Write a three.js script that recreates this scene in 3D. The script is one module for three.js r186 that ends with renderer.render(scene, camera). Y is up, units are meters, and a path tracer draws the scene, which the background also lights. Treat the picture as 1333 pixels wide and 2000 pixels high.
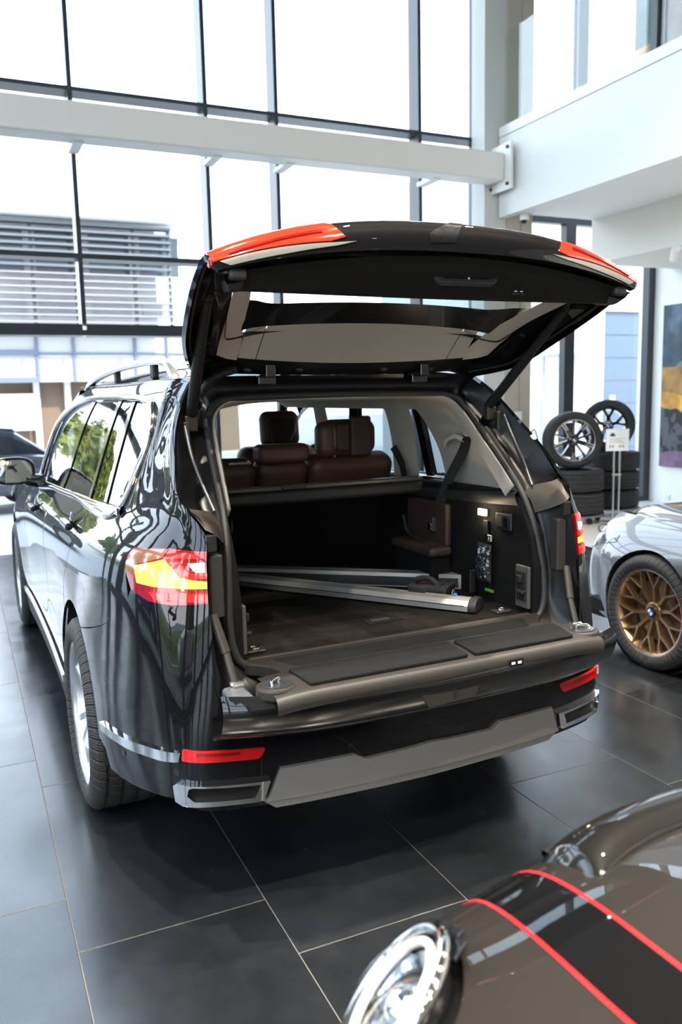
import * as THREE from 'three';
import { RoundedBoxGeometry } from 'three/addons/geometries/RoundedBoxGeometry.js';
import { mergeGeometries, mergeVertices } from 'three/addons/utils/BufferGeometryUtils.js';
import { RectAreaLightUniformsLib } from 'three/addons/lights/RectAreaLightUniformsLib.js';
import { FontLoader } from 'three/addons/loaders/FontLoader.js';
import { TextGeometry } from 'three/addons/geometries/TextGeometry.js';

// ---------------------------------------------------------------- camera, sky, sun, exposure
const FPX = 1614.47, CAMH = 1.662, YAW = -0.428287, PITCH = -0.141569, ROLL = -0.0215668;
const scene = new THREE.Scene();
const camera = new THREE.PerspectiveCamera(2 * Math.atan(1000 / FPX) * 180 / Math.PI, 1333 / 2000, 0.05, 300);
camera.rotation.order = 'YXZ';
camera.rotation.set(PITCH, YAW, ROLL);
camera.position.set(0, CAMH, 0);
scene.add(camera);
const renderer = new THREE.WebGLRenderer({ antialias: true });
renderer.toneMapping = THREE.LinearToneMapping;
renderer.toneMappingExposure = 2.15;
renderer.shadowMap.enabled = true;
RectAreaLightUniformsLib.init();
camera.focus = 2.8; camera.userData.fStop = 3.2;

{ // bright summer sky: pale at the horizon, blue overhead
  const w = 64, h = 128, data = new Float32Array(w * h * 4);
  for (let j = 0; j < h; j++) {
    const e = Math.max(0, Math.sin(((j + 0.5) / h - 0.5) * Math.PI));
    const t = Math.pow(e, 0.55);
    const c = [3.25 * (1 - t) + 1.55 * t, 3.45 * (1 - t) + 2.1 * t, 3.7 * (1 - t) + 2.85 * t];
    for (let i = 0; i < w; i++) data.set([c[0], c[1], c[2], 1], (j * w + i) * 4);
  }
  const sky = new THREE.DataTexture(data, w, h, THREE.RGBAFormat, THREE.FloatType);
  sky.mapping = THREE.EquirectangularReflectionMapping;
  sky.magFilter = THREE.LinearFilter; sky.minFilter = THREE.LinearFilter;
  sky.needsUpdate = true;
  scene.background = sky; scene.environment = sky;
}
const sun = new THREE.DirectionalLight(0xfff2dd, 3.2);      // high, behind the showroom: lights the street, not the floor
sun.position.set(14, 30, 22); sun.target.position.set(0, 0, -12);
sun.castShadow = true; sun.shadow.mapSize.set(2048, 2048);
Object.assign(sun.shadow.camera, { left: -40, right: 40, top: 40, bottom: -40, near: 1, far: 120 });
scene.add(sun, sun.target);

// ---------------------------------------------------------------- helpers
let seed = 7;
const rnd = () => { seed = (seed * 1664525 + 1013904223) % 4294967296; return seed / 4294967296; };
const V = (x, y, z) => new THREE.Vector3(x, y, z);
const lerp = (a, b, t) => a + (b - a) * t;
const clamp = (x, a, b) => Math.min(b, Math.max(a, x));
const sstep = (a, b, x) => { const t = clamp((x - a) / (b - a), 0, 1); return t * t * (3 - 2 * t); };
const taken = new Map();
function numbered(name) { const n = taken.get(name) ?? 0; taken.set(name, n + 1); return n ? name + '_' + String(n).padStart(3, '0') : name; }
function add(name, geo, mat, parent) {
  const m = new THREE.Mesh(geo, mat); m.castShadow = m.receiveShadow = true;
  if (!parent || parent === scene) { m.name = numbered(name); scene.add(m); } else { m.name = name; parent.add(m); }
  return m;
}
function thing(name, label, category, pos = [0, 0, 0], turn = 0, group) {
  const g = new THREE.Group(); g.name = numbered(name); g.position.set(...pos); g.rotation.y = turn;
  g.userData = { label, category }; if (group) g.userData.group = group;
  scene.add(g); return g;
}
function tag(o, label, category, group) { o.userData.label = label; o.userData.category = category; if (group) o.userData.group = group; return o; }
function struct(o, label, category = 'structure') { o.userData.kind = 'structure'; o.userData.label = label; o.userData.category = category; return o; }
function box(w, h, d, x = 0, y = 0, z = 0, r = 0) {
  const g = r > 0 ? new RoundedBoxGeometry(w, h, d, 2, Math.min(r, w / 2.01, h / 2.01, d / 2.01)) : new THREE.BoxGeometry(w, h, d);
  g.translate(x, y, z); return g;
}
const bx = (x0, x1, y0, y1, z0, z1, r = 0) => box(x1 - x0, y1 - y0, z1 - z0, (x0 + x1) / 2, (y0 + y1) / 2, (z0 + z1) / 2, r);
function clean(g) {
  const n = new THREE.BufferGeometry(); const s = g.index ? g.toNonIndexed() : g;
  n.setAttribute('position', s.attributes.position); n.setAttribute('normal', s.attributes.normal);
  n.setAttribute('uv', s.attributes.uv ?? new THREE.BufferAttribute(new Float32Array(s.attributes.position.count * 2), 2)); return n;
}
const merge = (...gs) => mergeGeometries(gs.flat().map(clean));
function cyl(p, q, r0, r1 = r0, seg = 20, open = false) {
  const d = q.clone().sub(p), g = new THREE.CylinderGeometry(r1, r0, d.length(), seg, 1, open);
  g.applyQuaternion(new THREE.Quaternion().setFromUnitVectors(V(0, 1, 0), d.clone().normalize()));
  const c = p.clone().add(q).multiplyScalar(0.5); g.translate(c.x, c.y, c.z); return g;
}
const P3 = (a) => a.map((p) => p.isVector3 ? p : V(...p));
function tube(pts, r, { seg = 48, rs = 8, closed = false, tension = 0.5, type = 'catmullrom' } = {}) {
  return new THREE.TubeGeometry(new THREE.CatmullRomCurve3(P3(pts), closed, type, tension), seg, r, rs, closed);
}
// sweep a 2D profile [[across, out], ...] along a path; across = tangent x up
function sweep(path, prof, up, { n = 40, closedProf = true, smooth = true, curve = true } = {}) {
  const c = new THREE.CatmullRomCurve3(P3(path), false, 'centripetal'), pos = [], idx = [], uv = [], m = prof.length, N = curve ? n : path.length - 1;
  for (let i = 0; i <= N; i++) {
    const t = i / N, p = curve ? c.getPointAt(t) : P3(path)[i], T = curve ? c.getTangentAt(t) : P3(path)[Math.min(i + 1, N)].clone().sub(P3(path)[Math.max(i - 1, 0)]).normalize();
    const U0 = (typeof up === 'function' ? up(t, p) : V(...up)), S = T.clone().cross(U0).normalize(), U = S.clone().cross(T).normalize();
    for (const [a, o] of prof) { const q = p.clone().addScaledVector(S, a).addScaledVector(U, o); pos.push(q.x, q.y, q.z); uv.push(t, a); }
  }
  const mm = closedProf ? m : m - 1;
  for (let i = 0; i < N; i++) for (let j = 0; j < mm; j++) { const a = i * m + j, b = i * m + (j + 1) % m, d = a + m, e = b + m; idx.push(a, b, d, b, e, d); }
  if (closedProf) for (const [o, f] of [[0, 1], [N * m, 0]]) for (let j = 1; j < m - 1; j++) f ? idx.push(o, o + j + 1, o + j) : idx.push(o, o + j, o + j + 1);
  let g = new THREE.BufferGeometry(); g.setAttribute('position', new THREE.Float32BufferAttribute(pos, 3)); g.setAttribute('uv', new THREE.Float32BufferAttribute(uv, 2)); g.setIndex(idx);
  if (!smooth) g = g.toNonIndexed();
  g.computeVertexNormals(); return g;
}
// grid surface from fn(u, v) -> Vector3
function grid(fn, nu, nv, flip = false) {
  const pos = [], uv = [], idx = [];
  for (let i = 0; i <= nu; i++) for (let j = 0; j <= nv; j++) { const p = fn(i / nu, j / nv); pos.push(p.x, p.y, p.z); uv.push(i / nu, j / nv); }
  for (let i = 0; i < nu; i++) for (let j = 0; j < nv; j++) { const a = i * (nv + 1) + j, b = a + 1, c = a + nv + 1, d = c + 1; flip ? idx.push(a, b, c, b, d, c) : idx.push(a, c, b, b, c, d); }
  const g = new THREE.BufferGeometry(); g.setAttribute('position', new THREE.Float32BufferAttribute(pos, 3)); g.setAttribute('uv', new THREE.Float32BufferAttribute(uv, 2)); g.setIndex(idx); g.computeVertexNormals(); return g;
}
// smooth surface through rows of control points
function crv(a, t) { // Catmull-Rom through array of Vector3, t in 0..n-1
  const n = a.length, i = clamp(Math.floor(t), 0, n - 2), f = t - i, p0 = a[Math.max(i - 1, 0)], p1 = a[i], p2 = a[i + 1], p3 = a[Math.min(i + 2, n - 1)];
  const h = (k) => { const A = p1[k], m1 = (p2[k] - p0[k]) / 2, m2 = (p3[k] - p1[k]) / 2, B = p2[k]; return ((2 * f ** 3 - 3 * f * f + 1) * A + (f ** 3 - 2 * f * f + f) * m1 + (-2 * f ** 3 + 3 * f * f) * B + (f ** 3 - f * f) * m2); };
  return V(h('x'), h('y'), h('z'));
}
function net(rows, nu, nv, flip) { const R = rows.map(P3); return grid((u, v) => crv(R.map((r) => crv(r, v * (r.length - 1))), u * (R.length - 1)), nu, nv, flip); }
// flat outline [[a,b],...] extruded along +z by d with a small bevel
function slab(pts, d, bev = 0, holes = []) {
  const s = new THREE.Shape(pts.map((p) => new THREE.Vector2(...p))); for (const h of holes) s.holes.push(new THREE.Path(h.map((p) => new THREE.Vector2(...p))));
  return new THREE.ExtrudeGeometry(s, { depth: d, bevelEnabled: bev > 0, bevelThickness: bev, bevelSize: bev, bevelOffset: -bev, bevelSegments: 2, curveSegments: 12, steps: 1 });
}
const lathe = (pts, seg = 64) => new THREE.LatheGeometry(pts.map((p) => new THREE.Vector2(...p)), seg);
function mirrorX(g0) {
  const g = g0.index ? g0.toNonIndexed() : g0.clone(), p = g.attributes.position, n = g.attributes.normal, u = g.attributes.uv;
  for (let i = 0; i < p.count; i++) { p.setX(i, -p.getX(i)); n.setX(i, -n.getX(i)); }
  for (let i = 0; i < p.count; i += 3) for (const a of [p, n, u]) if (a) { const k = a.itemSize; for (let j = 0; j < k; j++) { const t = a.array[(i + 1) * k + j]; a.array[(i + 1) * k + j] = a.array[(i + 2) * k + j]; a.array[(i + 2) * k + j] = t; } }
  return g;
}
// outline with curved corners: points with optional radius-like smoothing by Catmull-Rom
function smoothLoop(pts, n = 6, closed = true) {
  const c = new THREE.CatmullRomCurve3(pts.map((p) => V(p[0], p[1], 0)), closed, 'centripetal'); return c.getPoints(pts.length * n).slice(0, closed ? -1 : undefined).map((p) => [p.x, p.y]);
}
function roundPoly(pts, r, k = 4) { // round the corners of a polygon by radius-like cut r
  const out = [], n = pts.length;
  for (let i = 0; i < n; i++) {
    const p = pts[i], a = pts[(i + n - 1) % n], b = pts[(i + 1) % n], rr = Array.isArray(r) ? r[i] : r;
    const la = Math.hypot(a[0] - p[0], a[1] - p[1]), lb = Math.hypot(b[0] - p[0], b[1] - p[1]), q = Math.min(rr, la * 0.45, lb * 0.45);
    if (q < 1e-6) { out.push(p); continue; }
    const A = [p[0] + (a[0] - p[0]) * q / la, p[1] + (a[1] - p[1]) * q / la], B = [p[0] + (b[0] - p[0]) * q / lb, p[1] + (b[1] - p[1]) * q / lb];
    for (let j = 0; j <= k; j++) { const t = j / k; out.push([(1 - t) ** 2 * A[0] + 2 * t * (1 - t) * p[0] + t * t * B[0], (1 - t) ** 2 * A[1] + 2 * t * (1 - t) * p[1] + t * t * B[1]]); }
  }
  return out;
}
// panel cut from a smooth surface: outline in surface coordinates, refined to edges < L metres, with turned-in rims
function patch(poly, holes, map, { L = 0.05, rim = 0.012, out = 1, lift = 0 } = {}) {
  const dens = (lp) => { const o = []; for (let i = 0; i < lp.length; i++) { const a = lp[i], b = lp[(i + 1) % lp.length], d = map(...a).distanceTo(map(...b)), k = Math.max(1, Math.ceil(d / L)); for (let j = 0; j < k; j++) o.push([lerp(a[0], b[0], j / k), lerp(a[1], b[1], j / k)]); } return o; };
  let c = dens(poly); const hs = holes.map(dens), v2 = (l) => l.map((p) => new THREE.Vector2(...p));
  const C = v2(c), HH = hs.map(v2); if (THREE.ShapeUtils.area(C) < 0) { C.reverse(); c.reverse(); } HH.forEach((h, i) => { if (THREE.ShapeUtils.area(h) > 0) { h.reverse(); hs[i].reverse(); } });
  let tri = THREE.ShapeUtils.triangulateShape(C, HH); const pts = [...c, ...hs.flat()], P = pts.map((p) => map(...p));
  const nb = pts.length;
  for (let it = 0; it < 9; it++) {
    const mid = new Map(), split = (a, b) => { if (P[a].distanceTo(P[b]) <= L * 1.01) return -1; const k = a < b ? a + '_' + b : b + '_' + a; if (!mid.has(k)) { mid.set(k, pts.length); const q = [(pts[a][0] + pts[b][0]) / 2, (pts[a][1] + pts[b][1]) / 2]; pts.push(q); P.push(map(...q)); } return mid.get(k); };
    const nt = [];
    for (const [a, b, d] of tri) {
      const x = split(a, b), y = split(b, d), z = split(d, a), k = (x >= 0) + (y >= 0) + (z >= 0);
      if (!k) nt.push([a, b, d]);
      else if (k === 3) nt.push([a, x, z], [x, b, y], [z, y, d], [x, y, z]);
      else if (k === 1) { if (x >= 0) nt.push([a, x, d], [x, b, d]); else if (y >= 0) nt.push([a, b, y], [a, y, d]); else nt.push([a, b, z], [b, d, z]); }
      else { if (x < 0) nt.push([a, b, y], [a, y, z], [z, y, d]); else if (y < 0) nt.push([a, x, z], [x, b, d], [x, d, z]); else nt.push([x, b, y], [a, x, y], [a, y, d]); }
    }
    tri = nt; if (!mid.size) break;
  }
  const nrm = (p) => { const e = 2e-3, a = map(p[0] + e, p[1]).sub(map(p[0] - e, p[1])), b = map(p[0], p[1] + e).sub(map(p[0], p[1] - e)); return a.cross(b).normalize().multiplyScalar(out); };
  const N = pts.map(nrm); if (lift) P.forEach((p, i) => p.addScaledVector(N[i], lift));
  const pos = [], nor = [], uv = [], put = (p, n, q) => { pos.push(p.x, p.y, p.z); nor.push(n.x, n.y, n.z); uv.push(q[0], q[1]); };
  const faces = tri.map(([a, b, d]) => { const g = P[b].clone().sub(P[a]).cross(P[d].clone().sub(P[a])); return g.dot(N[a]) < 0 ? [a, d, b] : [a, b, d]; });
  for (const f of faces) for (const i of f) put(P[i], N[i], pts[i]);
  if (rim) {
    const cnt = new Map(); for (const f of faces) for (let i = 0; i < 3; i++) { const a = f[i], b = f[(i + 1) % 3], k = a < b ? a + '_' + b : b + '_' + a; cnt.has(k) ? cnt.set(k, null) : cnt.set(k, [a, b]); }
    for (const e of cnt.values()) if (e) { const [a, b] = e, A = P[a].clone().addScaledVector(N[a], -rim), B = P[b].clone().addScaledVector(N[b], -rim), n = P[b].clone().sub(P[a]).cross(N[a]).normalize(); put(P[a], n, pts[a]); put(A, n, pts[a]); put(P[b], n, pts[b]); put(P[b], n, pts[b]); put(A, n, pts[a]); put(B, n, pts[b]); }
  }
  const g = new THREE.BufferGeometry(); g.setAttribute('position', new THREE.Float32BufferAttribute(pos, 3)); g.setAttribute('normal', new THREE.Float32BufferAttribute(nor, 3)); g.setAttribute('uv', new THREE.Float32BufferAttribute(uv, 2)); return g;
}
// pixel of the photograph (1333 x 2000) -> direction in the world; points on a plane of the world or of the car
const camM = new THREE.Matrix4().makeRotationFromEuler(new THREE.Euler(PITCH, YAW, ROLL, 'YXZ'));
const dirOf = (u, v) => V((u - 666.5) / FPX, -(v - 1000) / FPX, -1).applyMatrix4(camM);
const AX = ['x', 'y', 'z'];
function onWorld(u, v, axis, c) { const d = dirOf(u, v), o = V(0, CAMH, 0), t = (c - o[axis]) / d[axis]; return o.addScaledVector(d, t); }
const CAR = { x: 1.335, z: -3.42, th: 0.0137 };
const carM = new THREE.Matrix4().makeRotationY(CAR.th).setPosition(CAR.x, 0, CAR.z), carI = carM.clone().invert();
function onCar(u, v, axis, c) { const o = V(0, CAMH, 0).applyMatrix4(carI), d = dirOf(u, v).transformDirection(carI), t = (c - o[axis]) / d[axis]; return o.addScaledVector(d, t); }
const camI = camM.clone().invert();
function pixelOf(p) { const q = p.clone().applyMatrix4(carM); q.y -= CAMH; q.applyMatrix4(camI); return [666.5 + FPX * q.x / -q.z, 1000 - FPX * q.y / -q.z]; }
function onSurf(map, u, v, box4) { // surface coordinates whose point is seen at pixel (u, v)
  let best = 1e9, a = 0, b = 0; const [a0, a1, b0, b1] = box4;
  for (let i = 0; i <= 24; i++) for (let j = 0; j <= 24; j++) { const s = lerp(a0, a1, i / 24), t = lerp(b0, b1, j / 24), q = pixelOf(map(s, t)), d = (q[0] - u) ** 2 + (q[1] - v) ** 2; if (d < best) { best = d; a = s; b = t; } }
  for (let k = 0; k < 12; k++) { const e = 1e-3, q = pixelOf(map(a, b)), qa = pixelOf(map(a + e, b)), qb = pixelOf(map(a, b + e)); const A = (qa[0] - q[0]) / e, B = (qb[0] - q[0]) / e, C = (qa[1] - q[1]) / e, D = (qb[1] - q[1]) / e, det = A * D - B * C; if (Math.abs(det) < 1e-6) break; const dx = u - q[0], dy = v - q[1]; a = clamp(a + 0.8 * (D * dx - B * dy) / det, a0, a1); b = clamp(b + 0.8 * (-C * dx + A * dy) / det, b0, b1); }
  return [a, b];
}

// ---------------------------------------------------------------- textures and materials
function noiseTex(size, fn, srgb = true) {
  const d = new Uint8Array(size * size * 4);
  for (let j = 0; j < size; j++) for (let i = 0; i < size; i++) { const c = fn(i / size, j / size, i, j); d.set([c[0], c[1], c[2], 255], (j * size + i) * 4); }
  const t = new THREE.DataTexture(d, size, size); t.wrapS = t.wrapT = THREE.RepeatWrapping; t.magFilter = THREE.LinearFilter; t.minFilter = THREE.LinearMipmapLinearFilter; t.generateMipmaps = true; if (srgb) t.colorSpace = THREE.SRGBColorSpace; t.needsUpdate = true; return t;
}
const lat = Array.from({ length: 4096 }, () => rnd());
function vn(x, y, p) { const i = Math.floor(x), j = Math.floor(y), f = x - i, g = y - j, h = (a, b) => lat[((((a % p) + p) % p) * 61 + (((b % p) + p) % p) * 17) % 4096], s = f * f * (3 - 2 * f), t = g * g * (3 - 2 * g); return lerp(lerp(h(i, j), h(i + 1, j), s), lerp(h(i, j + 1), h(i + 1, j + 1), s), t); }
const fbm = (x, y, p, o = 4) => { let s = 0, a = 0.5, t = 0; for (let k = 0; k < o; k++) { s += a * vn(x * p, y * p, p); t += a; a *= 0.5; p *= 2; } return s / t; };
const std = (c, roughness = 0.6, metalness = 0, o = {}) => new THREE.MeshStandardMaterial({ color: c, roughness, metalness, ...o });
const phy = (c, o) => new THREE.MeshPhysicalMaterial({ color: c, ...o });
const lin = (r, g, b) => new THREE.Color().setRGB(r, g, b);
const M = {
  paint: phy(lin(0.003, 0.003, 0.004), { roughness: 0.5, clearcoat: 1, clearcoatRoughness: 0.0, specularIntensity: 0.05 }),
  gloss: phy(lin(0.006, 0.006, 0.007), { roughness: 0.12, clearcoat: 0.6, clearcoatRoughness: 0.05 }),
  blackPlastic: std(lin(0.012, 0.012, 0.013), 0.55), trimBlack: phy(lin(0.012, 0.0115, 0.011), { roughness: 0.6, specularIntensity: 0.6 }), rubber: std(lin(0.016, 0.016, 0.017), 0.5),
  tyre: std(lin(0.022, 0.021, 0.021), 0.62), steel: std(lin(0.55, 0.55, 0.56), 0.28, 1), chrome: std(lin(0.86, 0.87, 0.88), 0.06, 1), satin: std(lin(0.30, 0.285, 0.275), 0.42, 0.6),
  alu: std(lin(0.62, 0.61, 0.59), 0.38, 0.85), rimSilver: std(lin(0.62, 0.63, 0.64), 0.25, 0.9), darkMetal: std(lin(0.05, 0.05, 0.055), 0.35, 0.6),
  beige: std(lin(0.42, 0.375, 0.325), 0.85), beigeLight: std(lin(0.50, 0.465, 0.41), 0.9), brown: phy(lin(0.075, 0.034, 0.022), { roughness: 0.5, clearcoat: 0.15, clearcoatRoughness: 0.5 }),
  brownDark: std(lin(0.03, 0.017, 0.013), 0.6), glassPriv: phy(lin(0.35, 0.38, 0.38), { roughness: 0, transmission: 1, thickness: 0, ior: 1.52 }), glass: phy(lin(0.93, 0.96, 0.95), { roughness: 0, transmission: 1, thickness: 0, ior: 1.5 }),
  carGlass: phy(lin(0.72, 0.78, 0.76), { roughness: 0, transmission: 1, thickness: 0, ior: 1.5 }),
  red: phy(lin(0.55, 0.008, 0.006), { roughness: 0.08, clearcoat: 1, clearcoatRoughness: 0.02 }), redDark: phy(lin(0.2, 0.004, 0.004), { roughness: 0.1, clearcoat: 1, clearcoatRoughness: 0.02 }),
  white: std(lin(0.83, 0.825, 0.81), 0.75), whiteSmooth: std(lin(0.84, 0.83, 0.81), 0.45), cream: std(lin(0.78, 0.75, 0.70), 0.8),
  frame: phy(lin(0.036, 0.042, 0.05), { roughness: 0.35, specularIntensity: 0.7 }), grout: std(lin(0.16, 0.15, 0.135), 0.9),
};

// ---------------------------------------------------------------- the showroom
const ZF = -9.2;                                   // inner faces of the front curtain wall
const XL = -2.8, XR = 9.25, ZB = 8.0, YC = 7.6, XB = 6.3;
{ // dark slate tiles 0.6 x 1.2 m, each row shifted by a quarter
  const slate = noiseTex(512, (u, v) => { const a = fbm(u, v, 6, 5), b = fbm(u + 0.37, v + 0.11, 40, 3), k = 0.62 + 0.55 * a + 0.18 * (b - 0.5); return [36 * k, 39 * k, 43 * k]; });
  const bump = noiseTex(512, (u, v) => { const a = fbm(u, v, 9, 5), b = fbm(u * 1 + 0.2 * fbm(u, v, 4, 2), v, 24, 3), c = 128 + 190 * (a - 0.5) + 110 * (b - 0.5); return [c, c, c]; }, false);
  const rough = noiseTex(256, (u, v) => { const a = 150 + 90 * (fbm(u, v, 10, 4) - 0.5); return [a, a, a]; }, false);
  const tileMat = phy(0xffffff, { map: slate, bumpMap: bump, bumpScale: 0.0004, roughness: 0.4, roughnessMap: rough, specularIntensity: 1, ior: 1.7 });
  const g = new THREE.Group(); g.name = 'floor'; struct(g, 'dark slate-coloured rectangular floor tiles with pale thin joints', 'floor'); scene.add(g);
  const kinds = []; for (let k = 0; k < 8; k++) {
    const t = box(0.597, 0.012, 1.197, 0, 0, 0, 0.0015), p = t.attributes.position, uv = t.attributes.uv, ox = rnd(), oy = rnd(), fl = k % 2 ? -1 : 1;
    for (let i = 0; i < p.count; i++) uv.setXY(i, p.getX(i) * 0.6 * fl + ox, p.getZ(i) * 0.6 * fl + oy); kinds.push(t);
  }
  let n = 0;
  for (let c = -8; c <= 9; c++) {
    const x = 0.203 + 0.6 * c + 0.3; if (x - 0.3 < XL - 0.6 || x > 6.0) continue;
    for (let r = -4; r <= 9; r++) {
      const z1 = -2.434 + 0.3 * (((c % 4) + 4) % 4) - r * 1.2 + 3.6, z = z1 - 0.6;
      if (z < ZF - 0.4 || z > 4.6) continue;
      const x0 = Math.max(x - 0.2985, XL + 0.02), x1 = Math.min(x + 0.2985, 5.98); if (x1 - x0 < 0.05) continue;
      const m = add('tile', kinds[(n * 5 + c * 3 + 80) % 8], tileMat, g); n++; m.position.set((x0 + x1) / 2, -0.006, z); m.scale.x = (x1 - x0) / 0.597;
    }
  }
  add('grout_bed', bx(XL, 5.99, -0.2, -0.0018, ZF - 0.35, ZB), M.grout, g);
  add('rear_tiling', bx(XL, 5.98, -0.012, 0.0, 4.75, ZB), tileMat, g);
  const pale = noiseTex(256, (u, v) => { const k = 0.96 + 0.06 * fbm(u, v, 8, 4); return [214 * k, 207 * k, 197 * k]; });
  struct(add('floor_right', bx(5.99, XR + 0.2, -0.2, 0.0, ZF - 0.35, ZB), phy(0xffffff, { map: pale, roughness: 0.32 })), 'pale cream polished floor beside the tyre stacks', 'floor');
}
// front curtain wall: mullions, transoms and one pane per field
function curtain(name, label, toWorld, xs, ys, opt = {}) {   // xs: right-hand edges of the mullion faces, ys: [low, high] of each transom
  const g = new THREE.Group(); g.name = name; struct(g, label, 'window'); scene.add(g);
  const w = opt.w ?? 0.045, dp = opt.d ?? 0.24;
  xs.forEach(([x, y0, y1]) => add('mullion', toWorld(bx(x - w, x, y0, y1, -dp, 0)), M.frame, g));
  const X = xs.map((a) => a[0]).sort((a, b) => a - b);
  for (let i = 0; i < X.length - 1; i++) for (const [a, b] of ys) if (!(opt.skip && opt.skip(X[i], X[i + 1], a))) add('transom', toWorld(bx(X[i], X[i + 1] - w, a, b, -dp, 0)), M.frame, g);
  const Y = [opt.base ?? 0, ...ys.flat(), opt.top ?? YC];
  for (let i = 0; i < X.length - 1; i++) for (let j = 0; j < Y.length; j += 2) { if (opt.noPane && opt.noPane(X[i], X[i + 1], Y[j], Y[j + 1])) continue; const q = new THREE.PlaneGeometry(X[i + 1] - X[i] - w, Y[j + 1] - Y[j]); q.translate((X[i] + X[i + 1] - w) / 2, (Y[j] + Y[j + 1]) / 2, -dp * 0.75); add('pane', toWorld(q), M.glass, g); }
  return g;
}
const front = (g) => g.translate(0, 0, ZF);
{
  const full = (x) => [x, 0, YC], g = curtain('window_1', 'tall glazed front with dark slender mullions behind the black car', front,
    [[-2.74, 0, YC], [-2.2, 0, YC], [-0.55, 2.45, YC], [1.30, 2.45, YC], full(2.71), full(3.53), full(5.39), full(6.27)], [[2.33, 2.45], [3.12, 3.17], [4.77, 4.81]],
    { skip: (a, b, y) => (a > 2.5 && y < 4), noPane: (a, b, y0) => a > -2.3 && b < 2.75 && y0 < 1 });
  add('door_header', front(bx(-2.2, 2.665, 2.33, 2.385, 0.0, 0.05)), M.frame, g);
  const gr = curtain('window_2', 'glazed front below the gallery behind the stacked tyres', front, [[6.85, 0, 3.95], [7.8, 0, 3.95], [9.3, 0, 3.95]], [[0, 0.07], [3.86, 3.95]], { w: 0.17, d: 0.12, base: 0.07, top: 3.86 });
  const up = curtain('window_3', 'upper glazing of the gallery above the white parapet', front, [[6.85, 4.3, YC], [7.95, 4.3, YC], [9.3, 4.3, YC]], [[4.3, 4.4]], { w: 0.17, d: 0.12, base: 4.4, top: YC });
}
{ // glazed left side with the street trees behind
  const left = (g) => { g.rotateY(Math.PI / 2); g.translate(XL, 0, 0); return g; };
  curtain('window_4', 'glazed side of the showroom with dark frames', left, [-7.9, -5.6, -3.4, -1.2, 1.0, 3.4, 5.7, 8.0, 9.4].map((x) => [x, 0, YC]), [[0, 0.12], [2.4, 2.56], [4.9, 5.02]], { w: 0.2, d: 0.24, base: 0.12 });
}
struct(add('ceiling', bx(XL - 0.5, XR + 0.5, YC, YC + 0.35, ZF - 0.4, ZB + 0.4), std(lin(0.13, 0.118, 0.107), 0.9)), 'high grey-brown showroom ceiling', 'ceiling');
struct(add('wall_right', bx(XR, XR + 0.3, 0, YC, ZF - 0.3, ZB + 0.3), M.white), 'white plastered side wall carrying the paintings', 'wall');
struct(add('wall_back', bx(XL - 0.2, XR, 0, YC, ZB, ZB + 0.3), std(lin(0.40, 0.355, 0.315), 0.8)), 'grey-brown rear wall of the showroom', 'wall');
{ // gallery: slab with white parapet, down-stand beam, glass balustrade
  const g = new THREE.Group(); g.name = 'gallery'; struct(g, 'white gallery parapet with glass balustrade above the showroom', 'gallery'); scene.add(g);
  add('slab', bx(XB + 0.02, XR, 4.02, 4.35, ZF + 0.32, ZB), M.white, g);
  add('parapet', bx(XB, XB + 0.12, 3.79, 4.725, ZF + 0.32, ZB), M.white, g);
  add('parapet_cap', bx(XB - 0.004, XB + 0.13, 4.735, 4.85, ZF + 0.32, ZB), M.whiteSmooth, g);
  add('soffit', bx(XB + 0.1, XR, 3.86, 4.02, ZF + 0.32, ZB), M.white, g);
  add('downstand_beam', bx(7.8, XR, 3.3, 3.9, ZF + 0.3, ZB), M.cream, g);
  for (let k = 0; k < 9; k++) { const z0 = ZF + 0.36 + k * 1.28, q = bx(XB + 0.05, XB + 0.066, 4.8, 5.93, z0, z0 + 1.262); add('glass_panel', q, M.glass, g); }
  const col = new THREE.Group(); col.name = 'column'; struct(col, 'pale concrete column with beige cladding beside the gallery', 'column'); scene.add(col);
  add('concrete_shaft', bx(6.1, 6.42, 0, YC, -9.18, -8.9), std(lin(0.6, 0.6, 0.58), 0.85), col);
  add('cladding', bx(6.42, 6.62, 0, YC, -9.18, -8.87), std(lin(0.45, 0.40, 0.335), 0.7), col);
  add('cladding', bx(6.60, 6.63, 0, YC, -9.18, -8.885), std(lin(0.6, 0.56, 0.50), 0.7), col);
  add('cladding', bx(6.63, 6.80, 0, YC, -9.18, -8.865), std(lin(0.45, 0.40, 0.335), 0.7), col);
}
{ // white steel beam carrying the facade
  const g = thing('steel_beam', 'white square steel beam running across the glazed front', 'beam');
  add('hollow_section', bx(XL, 6.2, 4.17, 4.49, -8.92, -8.62, 0.025), std(lin(0.80, 0.765, 0.725), 0.5), g);
  add('end_plate', bx(6.2, 6.235, 4.06, 4.6, -8.96, -8.5, 0.004), M.whiteSmooth, g);
  for (const y of [4.12, 4.54]) for (const z of [-8.9, -8.56]) add('bolt', box(0.03, 0.035, 0.035, 6.19, y, z, 0.006), M.darkMetal, g);
  for (const x of [1.275, 2.685, 3.505, 5.365]) add('bracket', bx(x - 0.05, x + 0.05, 4.155, 4.20, -9.2, -8.80), M.white, g);
}
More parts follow.
